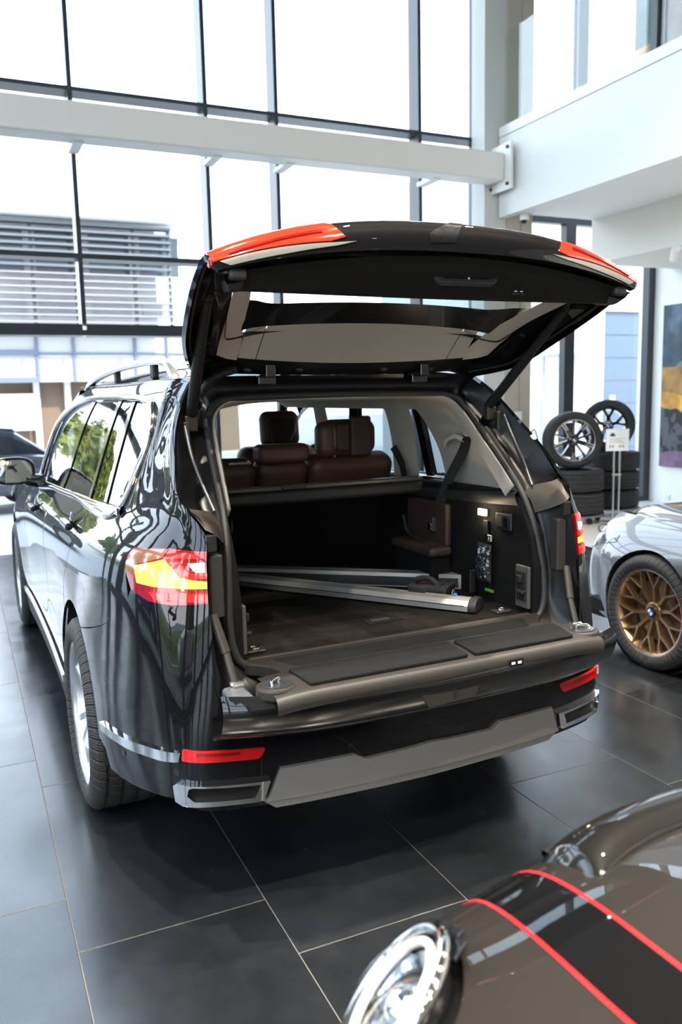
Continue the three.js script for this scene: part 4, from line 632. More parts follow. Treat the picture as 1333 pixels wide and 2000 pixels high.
{ // load bay
  const fl = bx(-.585, .585, .77, .812, -.55, .945, .004), p = fl.attributes.position, uv = fl.attributes.uv; for (let i = 0; i < p.count; i++) uv.setXY(i, p.getX(i) * 0.9, p.getZ(i) * 0.9); add('load_floor', fl, M.carpet, suv);
  const hq = onCar(748, 1211, 'y', .813), fh = add('floor_handle', bx(hq.x - .075, hq.x + .075, .808, .817, hq.z - .035, hq.z + .035, .004), phy(lin(0.006, 0.0055, 0.005), { roughness: 0.9, specularIntensity: 0.3 }), suv); add('finger_slot', bx(hq.x - .05, hq.x + .03, .812, .8185, hq.z - .018, hq.z + .012, .003), std(lin(0.008, 0.008, 0.008), 0.8), fh);
  // side linings
  const wall = (s) => { const o = [[-.5, .79], [.955, .79], [.955, 1.0], [.93, 1.12], [.86, 1.25], [.80, 1.275], [-.3, 1.25], [-.5, 1.0]], g = slab(o, .05, .008); g.rotateY(-Math.PI / 2); g.translate(s > 0 ? .635 : -.585, 0, 0); return g; };
  for (const s of [-1, 1]) {
    const w = add('load_bay_lining', wall(s), phy(lin(0.004, 0.004, 0.0042), { roughness: 0.85, specularIntensity: 0.3 }), suv);
    add('lining_ledge', net([[[s * .60, 1.285, .86], [s * .64, 1.272, .6], [s * .68, 1.262, .38], [s * .70, 1.255, .05]], [[s * .565, 1.27, .85], [s * .575, 1.255, .6], [s * .58, 1.245, .38], [s * .58, 1.235, .05]], [[s * .57, 1.225, .86], [s * .572, 1.21, .6], [s * .575, 1.20, .38], [s * .575, 1.19, .05]]], 8, 20), std(lin(0.016, 0.016, 0.017), 0.5, 0, { side: THREE.DoubleSide }), w);
    add('latch_bezel', bx(s * .568 - .008, s * .568 + .008, .835, 1.0, .86, .94, .006), std(lin(0.06, 0.056, 0.052), 0.5), w);
    add('latch_pocket', bx(s * .56 - .006, s * .56 + .006, .865, .98, .872, .928, .004), std(lin(0.004, 0.004, 0.004), 0.7), w);
    add('latch_claw', merge(bx(s * .552 - .012, s * .552 + .012, .935, .965, .885, .915, .006), bx(s * .552 - .014, s * .552 + .014, .893, .908, .89, .93, .005)), M.trimBlack, w);
  }
  const side = (u, v, x = .572) => onCar(u, v, 'x', x);
  // features of the right-hand lining
  const lamp = side(945, 1000), lg = add('load_bay_lamp', bx(.560, .574, lamp.y - .014, lamp.y + .014, lamp.z - .026, lamp.z + .026, .004), std(lin(0.9, 0.8, 0.65), 0.4, 0, { emissive: lin(1, 0.8, 0.5), emissiveIntensity: 2.2 }), suv);
  const L = new THREE.PointLight(new THREE.Color(1, 0.8, 0.55), 0.045, 0, 2); L.position.set(.545, lamp.y, lamp.z); L.castShadow = true; L.shadow.radius = 1; suv.add(L);
  const so = side(987, 1018); add('socket_panel', bx(.562, .574, so.y - .035, so.y + .035, so.z - .05, so.z + .05, .006), M.blackPlastic, suv); add('socket_lid', bx(.556, .566, so.y - .025, so.y + .025, so.z - .042, so.z + .0, .005), M.trimBlack, suv); add('gate_switch', bx(.556, .566, so.y - .022, so.y + .022, so.z + .006, so.z + .04, .004), M.gloss, suv);
  const hk = side(950, 1030); add('hook_recess', bx(.566, .575, hk.y - .03, hk.y + .03, hk.z - .014, hk.z + .018, .003), std(lin(0.004, 0.004, 0.004), 0.6), suv);
  const ic = side(958, 1051), im = add('warning_sticker', bx(.5655, .5725, ic.y - .013, ic.y + .013, ic.z - .013, ic.z + .013, .002), std(lin(0.7, 0.7, 0.7), 0.5), suv); add('sticker_field', bx(.5645, .566, ic.y - .0105, ic.y + .0105, ic.z - .0105, ic.z + .0105), M.blackPlastic, im); add('sticker_bolt', (() => { const g = slab([[-.004, 0], [.001, .001], [-.001, .008], [.005, -.001], [.0005, -.002], [.002, -.008]], .001); g.rotateY(-Math.PI / 2); g.translate(.5645, ic.y, ic.z); return g; })(), M.whiteSmooth, im);
  const bg = side(955, 1095), cr = []; { const f = (u, v) => { const y = lerp(bg.y - .085, bg.y + .075, v), z = lerp(bg.z - .045, bg.z + .05, u), e = Math.sin(Math.PI * u) * Math.sin(Math.PI * v); return V(.548 - .026 * Math.sqrt(e) - .018 * (fbm(u, v, 9, 3) - .5) * Math.min(1, e * 4), y, z); }; tag(add('plastic_bag', grid(f, 40, 60, true).applyMatrix4(carM), phy(lin(0.02, 0.022, 0.025), { roughness: 0.12, clearcoat: 1, side: THREE.DoubleSide })), 'crumpled dark plastic bag in the side pocket of the load bay', 'bag'); }
  const gl = side(957, 1153); add('green_label', bx(.566, .574, gl.y - .005, gl.y + .005, gl.z - .026, gl.z + .026), std(lin(0.12, 0.30, 0.03), 0.6), suv);
  add('net_bracket', bx(.53, .56, .83, .93, .585, .60, .006), M.trimBlack, suv);
  for (const s of [-1, 1]) { const m = add('lashing_eye', bx(s * .506 - .035, s * .506 + .035, .812, .822, .82, .87, .005), M.sill, suv); add('eye_loop', new THREE.TorusGeometry(.016, .004, 8, 20).rotateX(Math.PI / 2).translate(s * .506, .825, .845), M.chrome, m); }
  for (const y of [1.115, 1.05]) add('bag_hook', bx(-.575, -.535, y - .012, y + .012, .70, .76, .01), std(lin(0.25, 0.3, 0.32), 0.35), suv);
  // roller cover cassette
  const cc = add('cover_cassette', bx(-.585, .585, 1.205, 1.262, .06, .155, .02), M.blackPlastic, suv); add('cassette_bar', bx(-.58, .58, 1.262, 1.283, .10, .15, .008), std(lin(0.10, 0.095, 0.088), 0.4, 0.5), cc); add('cassette_grip', bx(-.12, -.01, 1.265, 1.29, .14, .165, .006), M.sill, cc);
}
{ // sill plate with carpet inlay
  const notch = [[-.585, .945], [.585, .945], [.585, .985], [.555, 1.01], [.525, 1.05], [.507, 1.122], [-.507, 1.122], [-.525, 1.05], [-.555, 1.01], [-.585, .985]].map(([x, z]) => [x, -z]);
  const s = slab(roundPoly(notch, .012), .03, .006); s.rotateX(-Math.PI / 2); s.translate(0, .788, 0); const m = add('loading_sill', s, M.sill, suv);
  const inl = slab(roundPoly([[-.50, -.985], [.50, -.985], [.455, -1.092], [-.455, -1.092]], .02), .008, .002); inl.rotateX(-Math.PI / 2); inl.translate(0, .8145, 0); add('sill_carpet', inl, M.pad, m);
  const lip = bx(-.56, .56, .816, .826, .935, .955, .003); add('sill_edge', lip, M.sill, m);
}
{ // lower gate folded down, bumper apron under it
  const gate = sub('lower_gate'), prof = (w, e) => [[1.138, .832], [1.20, .834], [1.285, .824], [1.306, .812], [1.312, .79], [1.306, .772]].map(([z, y]) => [w, y - .03 * e, z - .05 * e * e]);
  const xs = [-.60, -.5, -.3, 0, .3, .5, .60]; add('gate_trim', net(xs.map((x) => prof(x, Math.abs(x) > .55 ? .3 : 0)), 24, 20, true), std(lin(0.021, 0.0187, 0.017), 0.5, 0, { side: THREE.DoubleSide }), gate);
  const sk = [-.735, -.70, -.6, -.4, 0, .4, .6, .70, .735].map((x) => { const e = Math.pow(Math.abs(x) / .735, 3), dz = -.10 * e, dy = -.0 * e; return [[x, .80 + .015 * e, 1.305 + dz], [x, .776, 1.322 + dz], [x, .74, 1.317 + dz], [x, .69, 1.29 + dz], [x, .655, 1.23 + dz], [x, .65, 1.15 + dz * .4], [x, .70, 1.10]]; });
  add('gate_skin', net(sk, 40, 24, true), phy(lin(0.004, 0.004, 0.005), { roughness: 0.4, specularIntensity: 0.2, clearcoat: 1, clearcoatRoughness: 0.02, side: THREE.DoubleSide }), gate);
  for (const [a, b] of [[-.487, .062], [.085, .487]]) { const q = slab(roundPoly([[a + (a < 0 ? -.02 : 0), -1.152], [b + (b > .4 ? .02 : 0), -1.152], [b, -1.283], [a, -1.283]], .012), .006, .002); q.rotateX(-Math.PI / 2); q.rotateX(0.06); q.translate(0, .899, -.0); q.translate(0, .838 - .899 + .0675, .05 * 0); add('gate_carpet', q, M.pad, gate); }
  for (const s of [-1, 1]) {
    const rec = []; for (let i = 0; i < 28; i++) { const a = i / 28 * 6.2832; rec.push([s * .572 + .062 * Math.cos(a), -(1.225 + .055 * Math.sin(a))]); }
    const r = slab(rec, .02, .008); r.rotateX(-Math.PI / 2); r.translate(0, .802, 0); const m = add('latch_recess', r, M.sill, gate);
    const r2 = slab(rec.map(([x, y]) => [s * .572 + (x - s * .572) * .74, -1.225 + (y + 1.225) * .7]), .006, .002); r2.rotateX(-Math.PI / 2); r2.translate(0, .8262, 0); add('recess_floor', r2, phy(lin(0.03, 0.034, 0.04), { roughness: 0.2, clearcoat: 1 }), m);
    add('striker', tube([[s * .59, .828, 1.245], [s * .59, .845, 1.235], [s * .56, .845, 1.215], [s * .56, .828, 1.207]], .004, { seg: 20, rs: 8 }), M.chrome, m);
    add('hinge_cover', merge(bx(s * .665 - .035, s * .665 + .035, .765, .80, 1.09, 1.22, .014), bx(s * .65 - .02, s * .65 + .02, .78, .812, 1.08, 1.125, .01)), phy(lin(0.09, 0.10, 0.115), { roughness: 0.3, clearcoat: 0.5 }), m);
    add('stay_pin', cyl(V(s * .675, .80, 1.10), V(s * .635, .80, 1.10), .014), M.steel, m);
  }
  const h0 = onCar(820, 1340, 'z', 1.31), h1 = onCar(938, 1318, 'z', 1.31); const hw = h1.x - h0.x, hc = (h0.x + h1.x) / 2;
  const hp = slab(roundPoly([[hc - hw / 2, .752], [hc + hw / 2, .762], [hc + hw / 2 - .02, .708], [hc - hw / 2 + .03, .70]], .008), .012, .003); hp.translate(0, 0, 1.302); const hm = add('gate_grip', hp, M.sill, gate); const hk = hc - .01; add('grip_emblem', merge(bx(hk + .02, hk + .028, .722, .752, 1.315, 1.319), bx(hk + .018, hk + .03, .714, .722, 1.314, 1.318)), std(lin(0.01, 0.01, 0.01), 0.5), hm);
  const b = onCar(1007, 1293, 'z', 1.308); const bp = add('gate_buttons', bx(b.x - .03, b.x + .03, b.y - .014, b.y + .014, 1.302, 1.316, .004), M.gloss, gate); for (const e of [-.013, .012]) add('button_symbol', bx(b.x + e - .007, b.x + e + .007, b.y - .004, b.y + .004, 1.3155, 1.3168), M.whiteSmooth, bp);
  const ap = [[-.70, .745, 1.075], [-.5, .742, 1.092], [0, .742, 1.112], [.5, .742, 1.092], [.70, .745, 1.075]]; add('bumper_apron', net([ap, ap.map(([x, y, z]) => [x, .735, z - .08]), ap.map(([x, y, z]) => [x, .78, z - .16])], 8, 24, true), std(lin(0.007, 0.007, 0.008), 0.35, 0, { side: THREE.DoubleSide }), suv);
}
// ---------------------------------------------------------------- raised tailgate
const HR = [ // edge [half width, y, z], centre [y, z]
  [[.575, 1.735, .545], [1.782, .50]], [[.66, 1.765, .73], [1.875, .68]], [[.715, 1.845, .89], [1.975, .90]], [[.748, 1.955, 1.12], [2.085, 1.12]], [[.742, 2.026, 1.235], [2.146, 1.27]], [[.736, 2.006, 1.272], [2.118, 1.318]], [[.715, 1.985, 1.283], [2.058, 1.337]],
];
function hatch(a, b) { // a: -1..1 across, b: 0..6 hinge -> lip
  const f = (k) => c1(HR.map((r) => [r[0][0], r[0][1], r[0][2], r[1][0], r[1][1]]), k, clamp(b, 0, 6)), w = f(0), e = Math.pow(Math.abs(a), lerp(4, 2.5, sstep(2.5, 4.5, b)));
  return V(a * w, lerp(f(3), f(1), e), lerp(f(4), f(2), e));
}
{
  const tg = sub('tailgate'), hs = (u, v) => onSurf(hatch, u, v, [-1, 1, 3.6, 6]);
  const win = roundPoly([[-.80, 1.25], [.80, 1.25], [.82, 2.75], [-.82, 2.75]], .12);
  add('outer_skin', patch([[-1, 0], [1, 0], [1, 1], [1, 2], [1, 3], [1, 4], [1, 5], [1, 6], [-1, 6], [-1, 5], [-1, 4], [-1, 3], [-1, 2], [-1, 1]], [win], hatch, { L: .04, out: -1, rim: .018 }), M.paint, tg);
  add('rear_window', patch(win, [], hatch, { L: .06, out: -1, rim: 0, lift: -.006 }), M.carGlass, tg);
  // lamps: red lens, lighter guide, grey lower strip
  const L1 = [[-.99, 4.25], [-.9, 4.12], [-.8, 4.06], [-.6, 4.05], [-.55, 4.1], [-.50, 5.3], [-.56, 5.42], [-.74, 5.3], [-.88, 5.2], [-.99, 5.15]];
  const L2 = [[-.97, 5.28], [-.88, 5.3], [-.74, 5.38], [-.55, 5.5], [-.46, 5.52], [-.54, 5.64], [-.74, 5.74], [-.95, 5.78]];
  for (const s of [1, -1]) {
    const fl = (p) => p.map(([a, b]) => [a * s, b]);
    const m = add('tailgate_lamp', patch(fl(L1), [], hatch, { L: .03, out: -1, lift: .004, rim: .006 }), phy(lin(0.62, 0.03, 0.012), { roughness: 0.08, clearcoat: 1, emissive: lin(1, 0.05, 0.02), emissiveIntensity: 0.12 }), tg);
    const gp = [[-.93, 4.95], [-.75, 4.85], [-.58, 4.8], [-.58, 4.98], [-.75, 5.02], [-.93, 5.08]]; add('light_guide', patch(fl(gp), [], hatch, { L: .03, out: -1, lift: .008, rim: .004 }), M.redDark, m);
    add('lamp_trim', patch(fl(L2), [], hatch, { L: .03, out: -1, lift: .003, rim: .004 }), std(lin(0.30, 0.29, 0.27), 0.3, 0.6), tg);
    add('lamp_end', bx(s * .724 - .012, s * .724 + .012, 1.992, 2.02, 1.25, 1.276, .008), M.redDark, m);
  }
  const rp = [[838, 457], [893, 457], [891, 475], [842, 475]].map(([u, v]) => hs(u, v)); add('camera_recess', patch(rp, [], hatch, { L: .03, out: -1, lift: .002, rim: .002 }), phy(lin(0.002, 0.002, 0.003), { roughness: 0.4, specularIntensity: 0.15 }), tg);
  // inner side: dark lower panel hanging below the lip
  const row = (n, fy, fz, w) => Array.from({ length: 13 }, (_, i) => { const x = lerp(-w, w, i / 12); return [x, fy(x), fz(x)]; });
  const lipY = (x) => 2.046 - .14 * x * x, lipZ = (x) => 1.328 - .12 * x * x;
  const dark = [row(0, lipY, lipZ, .715), row(0, (x) => 2.032 - .13 * x * x, (x) => 1.305 - .12 * x * x, .70), row(0, (x) => 2.012 - .12 * x * x, (x) => 1.29 - .11 * x * x, .672), row(0, (x) => 1.985 - .08 * x * x, (x) => 1.268 - .07 * x * x, .652), row(0, () => 1.942, (x) => 1.225 + .02 * x * x, .635), row(0, () => 1.952, (x) => 1.16, .635), row(0, () => 1.99, (x) => 1.05, .62)];
  add('lower_inner_trim', net(dark, 40, 40), phy(lin(0.007, 0.0065, 0.006), { roughness: 0.75, specularIntensity: 0.4, side: THREE.DoubleSide }), tg);
  for (const s of [-1, 1]) { add('trim_corner', net([[[s * .70, 1.978, 1.275], [s * .69, 1.972, 1.24], [s * .68, 1.965, 1.19]], [[s * .685, 1.955, 1.262], [s * .672, 1.94, 1.235], [s * .665, 1.945, 1.17]], [[s * .635, 1.965, 1.25], [s * .637, 1.942, 1.228], [s * .635, 1.952, 1.16]]], 10, 10), std(lin(0.014, 0.014, 0.014), 0.5, 0, { side: THREE.DoubleSide }), tg); add('lip_bumper', new RoundedBoxGeometry(.05, .03, .03, 3, .01).translate(s * .66, 1.978, 1.268), M.rubber, tg); }
  // handle recess and buttons
  { const c = onCar(910, 545, 'z', 1.265), o = roundPoly([[-.125, .022], [.125, .026], [.10, -.022], [-.11, -.024]], .02), g = slab(o, .012, .005, [roundPoly([[-.105, .012], [.105, .016], [.082, -.013], [-.09, -.014]], .012)]); g.rotateX(-.35); g.translate(c.x, c.y, c.z - .004); const m = add('pull_handle', g, M.blackPlastic, tg); const k = slab(roundPoly([[-.105, .012], [.105, .016], [.082, -.013], [-.09, -.014]], .012), .004); k.rotateX(-.35); k.translate(c.x, c.y, c.z - .001); add('handle_pocket', k, std(lin(0.003, 0.003, 0.003), 0.7), m); add('latch_hook', tube([[c.x - .01, c.y + .012, c.z + .006], [c.x + .004, c.y, c.z + .012], [c.x - .008, c.y - .01, c.z + .008]], .004, { seg: 14 }), M.steel, m);
    const b = onCar(1010, 569, 'z', 1.245), bm = add('tailgate_buttons', new RoundedBoxGeometry(.05, .026, .008, 2, .003).rotateX(-.5).translate(b.x, b.y, b.z + .004), M.gloss, tg); for (const e of [-.011, .011]) add('button_symbol', new RoundedBoxGeometry(.011, .007, .002, 2, .0008).rotateX(-.5).translate(b.x + e, b.y, b.z + .0085), M.whiteSmooth, bm); }
  // beige upper garnish (three pieces) and pillar garnishes, black band above
  const bB = (x) => [1.775 + .08 * x * x, .60 + .25 * x * x], bT = (x) => [1.908 - .085 * x * x, .785 - .12 * x * x];
  const piece = (x0, x1) => grid((u, v) => { const x = lerp(x0, x1, u), b = bB(x), t = bT(x); return V(x, lerp(b[0], t[0], v) + .004 * Math.sin(Math.PI * v), lerp(b[1], t[1], v)); }, 12, 8, true);
  const bm = std(lin(0.42, 0.375, 0.325), 0.85, 0, { side: THREE.DoubleSide });
  for (const [a, b] of [[-.46, -.392], [-.389, .389], [.392, .46]]) add('upper_garnish', piece(a, b), bm, tg);
  for (const s of [-1, 1]) add('pillar_garnish', net([[[s * .462, 1.785, .645], [s * .51, 1.79, .672], [s * .548, 1.80, .692]], [[s * .462, 1.835, .70], [s * .515, 1.84, .735], [s * .558, 1.845, .77]], [[s * .49, 1.895, .82], [s * .535, 1.90, .87], [s * .575, 1.905, .90]], [[s * .53, 1.955, 1.0], [s * .57, 1.958, 1.04], [s * .605, 1.955, 1.06]], [[s * .56, 1.985, 1.10], [s * .59, 1.985, 1.12], [s * .62, 1.98, 1.14]]], 24, 10), bm, tg);
  const band = grid((u, v) => { const x = lerp(-.53, .53, u), t = bT(x), k = sstep(.40, .53, Math.abs(x)); return V(x, lerp(t[0] - .004 - .012 * k, 1.962 - .07 * x * x + .01 * k, v), lerp(t[1] + .002 + .03 * k, .90 - .09 * x * x + .08 * k, v)); }, 24, 8, true); add('window_header', band, phy(lin(0.006, 0.006, 0.007), { roughness: 0.25, clearcoat: 0.6, side: THREE.DoubleSide }), tg);
  // black inner shell between the garnish and the edge of the gate
  const ed = HR.slice(0, 6).map((r) => r[0]);
  for (const s of [-1, 1]) {
    const E = [0, .5, 1, 2, 3, 4, 5].map((b) => hatch(s * .995, b)), inner = [[.47, 1.765, .585], [.55, 1.79, .66], [.556, 1.80, .70], [.575, 1.90, .90], [.618, 1.975, 1.12], [.64, 1.985, 1.20], [.66, 1.98, 1.25]].map(([x, y, z]) => V(s * x, y, z));
    const mid = E.map((e, i) => e.clone().lerp(inner[i], .5).add(V(0, .02, -.02)));
    add('inner_channel', net([E, mid, inner], 12, 40), phy(lin(0.006, 0.006, 0.007), { roughness: 0.25, clearcoat: 0.6, side: THREE.DoubleSide }), tg);
    add('edge_seam', tube(E.map((e, i) => e.clone().lerp(inner[i], .16)), .005, { seg: 50, rs: 6 }), M.rubber, tg);
    add('strut_mount', merge(box(.03, .03, .03, s * .665, 1.965, 1.0, .006), box(.02, .04, .05, s * .645, 1.972, 1.02, .006)), std(lin(0.05, 0.045, 0.04), 0.4, 0.6), tg);
  }
  const hb = net([row(0, (x) => 1.735 + .04 * x * x, (x) => .53, .56), row(0, (x) => 1.752 + .06 * x * x, (x) => .565 + .1 * x * x, .54), row(0, (x) => 1.776 + .08 * x * x, (x) => .602 + .25 * x * x, .50)], 8, 24, true); add('hinge_panel', hb, phy(lin(0.006, 0.006, 0.007), { roughness: 0.3, clearcoat: 0.4, side: THREE.DoubleSide }), tg);
  for (const x of [-.4, -.2, .15, .36]) add('rubber_stop', new THREE.SphereGeometry(.016, 14, 8).scale(1, .7, .8).translate(x, 1.755, .575), M.rubber, tg);
}

// ---------------------------------------------------------------- aluminium roof bars lying in the load bay
function roofBar(label, a, b, w, h, slot) { // a, b: ends of the centre line on the floor, in car coordinates
  const A = V(...a), B = V(...b), len = A.distanceTo(B), g = thing('roof_bar', label, 'roof bar'), mid = A.clone().add(B).multiplyScalar(.5).applyMatrix4(carM); g.position.copy(mid); g.rotation.y = Math.atan2(-(B.z - A.z), B.x - A.x) + CAR.th;
  const pr = slot ? [[-w / 2, .004], [-w / 2, h * .5], [-w * .32, h * .86], [-w * .12, h], [-.008, h], [-.008, h - .007], [.008, h - .007], [.008, h], [w * .14, h * .985], [w * .42, h * .78], [w / 2, h * .5], [w / 2, .004]] : [[-w / 2, 0], [-w / 2, h], [w / 2, h], [w / 2, 0]];
  const s = slab(pr.map(([x, y]) => [x, y]), len - .03, 0); s.translate(0, 0, -(len - .03) / 2); s.rotateY(Math.PI / 2); add('profile', s, M.alu, g);
  for (const e of [-1, 1]) { const c = slab(roundPoly([[-w / 2 - .004, -.001], [-w / 2 - .004, h * .6], [-w * .25, h + .004], [w * .25, h + .004], [w / 2 + .004, h * .6], [w / 2 + .004, -.001]], .012), .022, .005); c.rotateY(Math.PI / 2); c.translate(e * (len / 2) - .011, 0, 0); add('end_cap', c, M.blackPlastic, g); }
  return [g, len];
}
{
  const [g, len] = roofBar('silver aluminium roof bar with strap and keys lying diagonally in the boot', [-.50, .816, -.51], [.425, .816, .79], .095, .05, true);
  const groove = bx(-len / 2 + .03, len / 2 - .03, .0235, .0262, .0455, .0485); add('groove', groove, M.trimBlack, g);
  // strap with buckle over the bar
  const st = thing('luggage_strap', 'black webbing strap bundle resting on the silver roof bar', 'strap'); const sp = onCar(843, 1150, 'y', .868).applyMatrix4(carM); st.position.copy(sp); st.position.y = .866; st.rotation.y = g.rotation.y;
  add('webbing', merge(bx(-.085, .085, 0, .024, -.052, .056, .01), bx(-.078, -.0, -.045, .02, .046, .06, .006)), std(lin(0.012, 0.012, 0.013), 0.8), st);
  add('loop', tube([[-.08, .02, .01], [-.05, .042, .012], [.0, .046, .012], [.035, .022, .014]], .012, { seg: 24, rs: 8 }), std(lin(0.012, 0.012, 0.013), 0.8), st);
  add('buckle', merge(bx(.03, .052, .018, .03, -.04, .05, .004), bx(.075, .09, .016, .03, -.04, .05, .004)), M.blackPlastic, st);
  const ky = thing('key_ring', 'small keys with a blue head hanging from the bar lock', 'keys'); const kp = onCar(886, 1158, 'y', .875).applyMatrix4(carM); ky.position.copy(kp);
  add('ring', new THREE.TorusGeometry(.012, .0018, 8, 24).rotateY(.6).translate(0, .0, 0), M.steel, ky); add('key_head', new RoundedBoxGeometry(.02, .022, .006, 3, .003).translate(.004, -.012, .006), std(lin(0.02, 0.12, 0.55), 0.4), ky); add('key_blade', bx(.001, .006, -.05, -.02, .004, .006), std(lin(0.45, 0.36, 0.2), 0.3, 0.9), ky); add('key_blade', bx(-.006, -.001, -.032, -.006, .0, .002), M.steel, ky);
  roofBar('silver roof bar with a black slotted side lying behind the other bar', [-.50, .816, -.47], [.63, .816, .46], .07, .062, false)[0].children[0].material = M.alu;
  const g2 = scene.getObjectByName('roof_bar_001'); add('rubber_slot', bx(-.68, .68, .006, .046, .0345, .0375), M.rubber, g2);
}
// ---------------------------------------------------------------- tyre stacks on dollies, sign stand
const tread2 = M.tread;
function lyingTyre(x, z, y, R, w, label, group) { const g = tyreGeo(R, R - .115, w, 80); return tag(add('stacked_tyre', g.translate(x, y + w / 2, z), M.tread), label, 'tyre', group); }
function standingWheel(x, z, y, R, r, w, turn, name, label, rimMat, spokes) {
  const g = thing(name, label, 'wheel', [x, y + R, z], turn), rot = (q) => q.rotateX(Math.PI / 2);
  add('tyre', rot(tyreGeo(R, r, w, 80)), M.tread, g); add('rim_barrel', rot(barrel(r, w)), rimMat, g);
  for (const s of spokes(r, w)) add(s[0], rot(s[1]), s[2] ?? rimMat, g);
  roundel(g, 0, 0, w * .37, .03); return g;
}
function roundel(g, x, y, z, r) { // quartered blue and white badge in a dark ring, facing +z
  const p = g, q = (a0, m) => { const s = new THREE.CircleGeometry(r * .68, 10, a0, Math.PI / 2); s.translate(x, y, z + .0022); add('badge_quarter', s, m, p); };
  const d = new THREE.CircleGeometry(r, 28); d.translate(x, y, z + .001); add('badge_ring', d, std(lin(0.02, 0.02, 0.025), 0.3), p);
  q(0, std(lin(0.03, 0.19, 0.5), 0.3)); q(Math.PI, std(lin(0.03, 0.19, 0.5), 0.3)); q(Math.PI / 2, std(lin(0.8, 0.8, 0.8), 0.3)); q(-Math.PI / 2, std(lin(0.8, 0.8, 0.8), 0.3));
}
M.machined = std(lin(0.5, 0.47, 0.45), 0.3, 0.9);
const twoTone = (r, w) => { const o = []; for (let k = 0; k < 10; k++) { const a = k / 10 * 6.2832 + Math.PI / 2; if (k % 2 === 0) { o.push(['spoke', spoke(.05, r - .01, a, a, .026, .034, w * .30, w * .40, .05), M.gloss]); for (const e of [-1, 1]) o.push(['spoke_face', spoke(.09, r - .008, a + e * .13, a + e * .065, .006, .0105, w * .315, w * .408, .01), M.machined]); } else o.push(['spoke', spoke(.05, r - .012, a, a, .015, .013, w * .28, w * .34, .04), M.gloss]); } o.push(['hub', lathe([[.001, w * .345], [.055, w * .335], [.068, w * .27], [.07, 0]], 32), M.gloss]); o.push(['rim_lip', lathe([[r - .012, w * .415], [r + .004, w * .44], [r + .006, w * .42], [r - .012, w * .39]], 64), M.machined]); return o; };
const blackY = (r, w) => { const o = []; for (let k = 0; k < 5; k++) { const a = k / 5 * 6.2832 - Math.PI / 2; o.push(['spoke', spoke(.045, r * .52, a, a, .032, .026, w * .30, w * .34, .045)]); for (const e of [-1, 1]) o.push(['spoke_branch', spoke(r * .46, r - .008, a + e * .03, a + e * .30, .02, .02, w * .33, w * .38, .04)]); } o.push(['hub', lathe([[.001, w * .345], [.06, w * .335], [.072, w * .27], [.074, 0]], 32)]); for (let k = 0; k < 5; k++) { const a = k / 5 * 6.2832; o.push(['wheel_nut', cyl(V(.045 * Math.cos(a), w * .3, .045 * Math.sin(a)), V(.045 * Math.cos(a), w * .36, .045 * Math.sin(a)), .008, .008, 10), M.steel]); } return o; };
function dolly(x, z, r, label) { const g = thing('tyre_dolly', label, 'dolly', [x, 0, z]); add('platform', lathe([[.001, .105], [r, .105], [r + .012, .098], [r, .085], [.001, .085]], 48), std(lin(0.32, 0.33, 0.34), 0.4, 0.6), g); for (const a of [.4, 1.6, 2.7, 3.7, 4.9]) { const c = V(r * .86 * Math.cos(a), 0, r * .86 * Math.sin(a)); const k = add('caster', cyl(V(c.x - .016, .036, c.z), V(c.x + .016, .036, c.z), .036, .036, 20), M.rubber, g); add('caster_fork', bx(c.x - .022, c.x + .022, .04, .086, c.z - .012, c.z + .02, .006), M.blackPlastic, k); } }
{
  const lx = 7.0, lz = -8.22, rx = 7.83, rz = -8.45;
  dolly(lx, lz, .36, 'round wheeled dolly under the tyres beside the column'); dolly(rx, rz, .36, 'round wheeled dolly under three knobbly tyres beside the white wall');
  for (let k = 0; k < 2; k++) lyingTyre(lx, lz, .114 + k * .285, .365, .27, ['lowest flat-lying ribbed tyre of the stack beside the column', 'upper flat-lying ribbed tyre carrying the two-tone wheel'][k], 'tyres beside the column');
  for (let k = 0; k < 3; k++) lyingTyre(rx, rz, .113 + k * .246, .35, .233, ['lowest flat tyre of the three-tyre stack by the white wall', 'middle flat tyre of the three-tyre stack by the white wall', 'top flat tyre of the three-tyre stack, below the black wheel'][k], 'tyres by the white wall');
  standingWheel(lx - .06, lz + .02, .679, .355, .262, .26, -.42, 'display_wheel', 'wheel with black and silver double spokes standing on ribbed tyres', M.gloss, twoTone);
  standingWheel(rx - .1, rz + .02, .848, .335, .235, .235, -.80, 'display_wheel', 'wheel with black forked spokes standing on the three-tyre stack', M.gloss, blackY);
  const s = thing('sign_stand', 'slim silver stand with a white price sheet between the tyre stacks', 'sign stand', [7.30, 0, -7.80], -.45);
  for (const e of [-.035, .035]) add('post', cyl(V(e, .03, 0), V(e, .92, 0), .011, .011, 12), M.steel, s); add('base', bx(-.16, .16, 0, .03, -.1, .1, .01), std(lin(0.45, 0.46, 0.47), 0.35, 0.8), s); add('joint', bx(-.055, .055, .60, .62, -.015, .015, .004), M.steel, s);
  const pc = document.createElement('canvas'); pc.width = 128; pc.height = 128; const c = pc.getContext('2d'); c.fillStyle = '#efeeea'; c.fillRect(0, 0, 128, 128); c.fillStyle = '#2a2a2e'; c.fillRect(20, 30, 30, 12); c.fillRect(26, 22, 18, 9); c.fillStyle = '#8d8d8d'; for (let y = 54; y < 84; y += 8) c.fillRect(16, y, 90 - (y % 3) * 12, 2); for (const x of [18, 34, 74, 92]) c.fillRect(x, 94, 9, 16); const t = new THREE.CanvasTexture(pc); t.colorSpace = THREE.SRGBColorSpace;
  const sh = new THREE.PlaneGeometry(.27, .26); sh.translate(0, 1.035, .013); const bd = add('sheet_holder', bx(-.14, .14, .90, 1.17, 0, .012, .004), M.whiteSmooth, s); add('sheet', sh, std(0xffffff, 0.5, 0, { map: t }), bd);
}
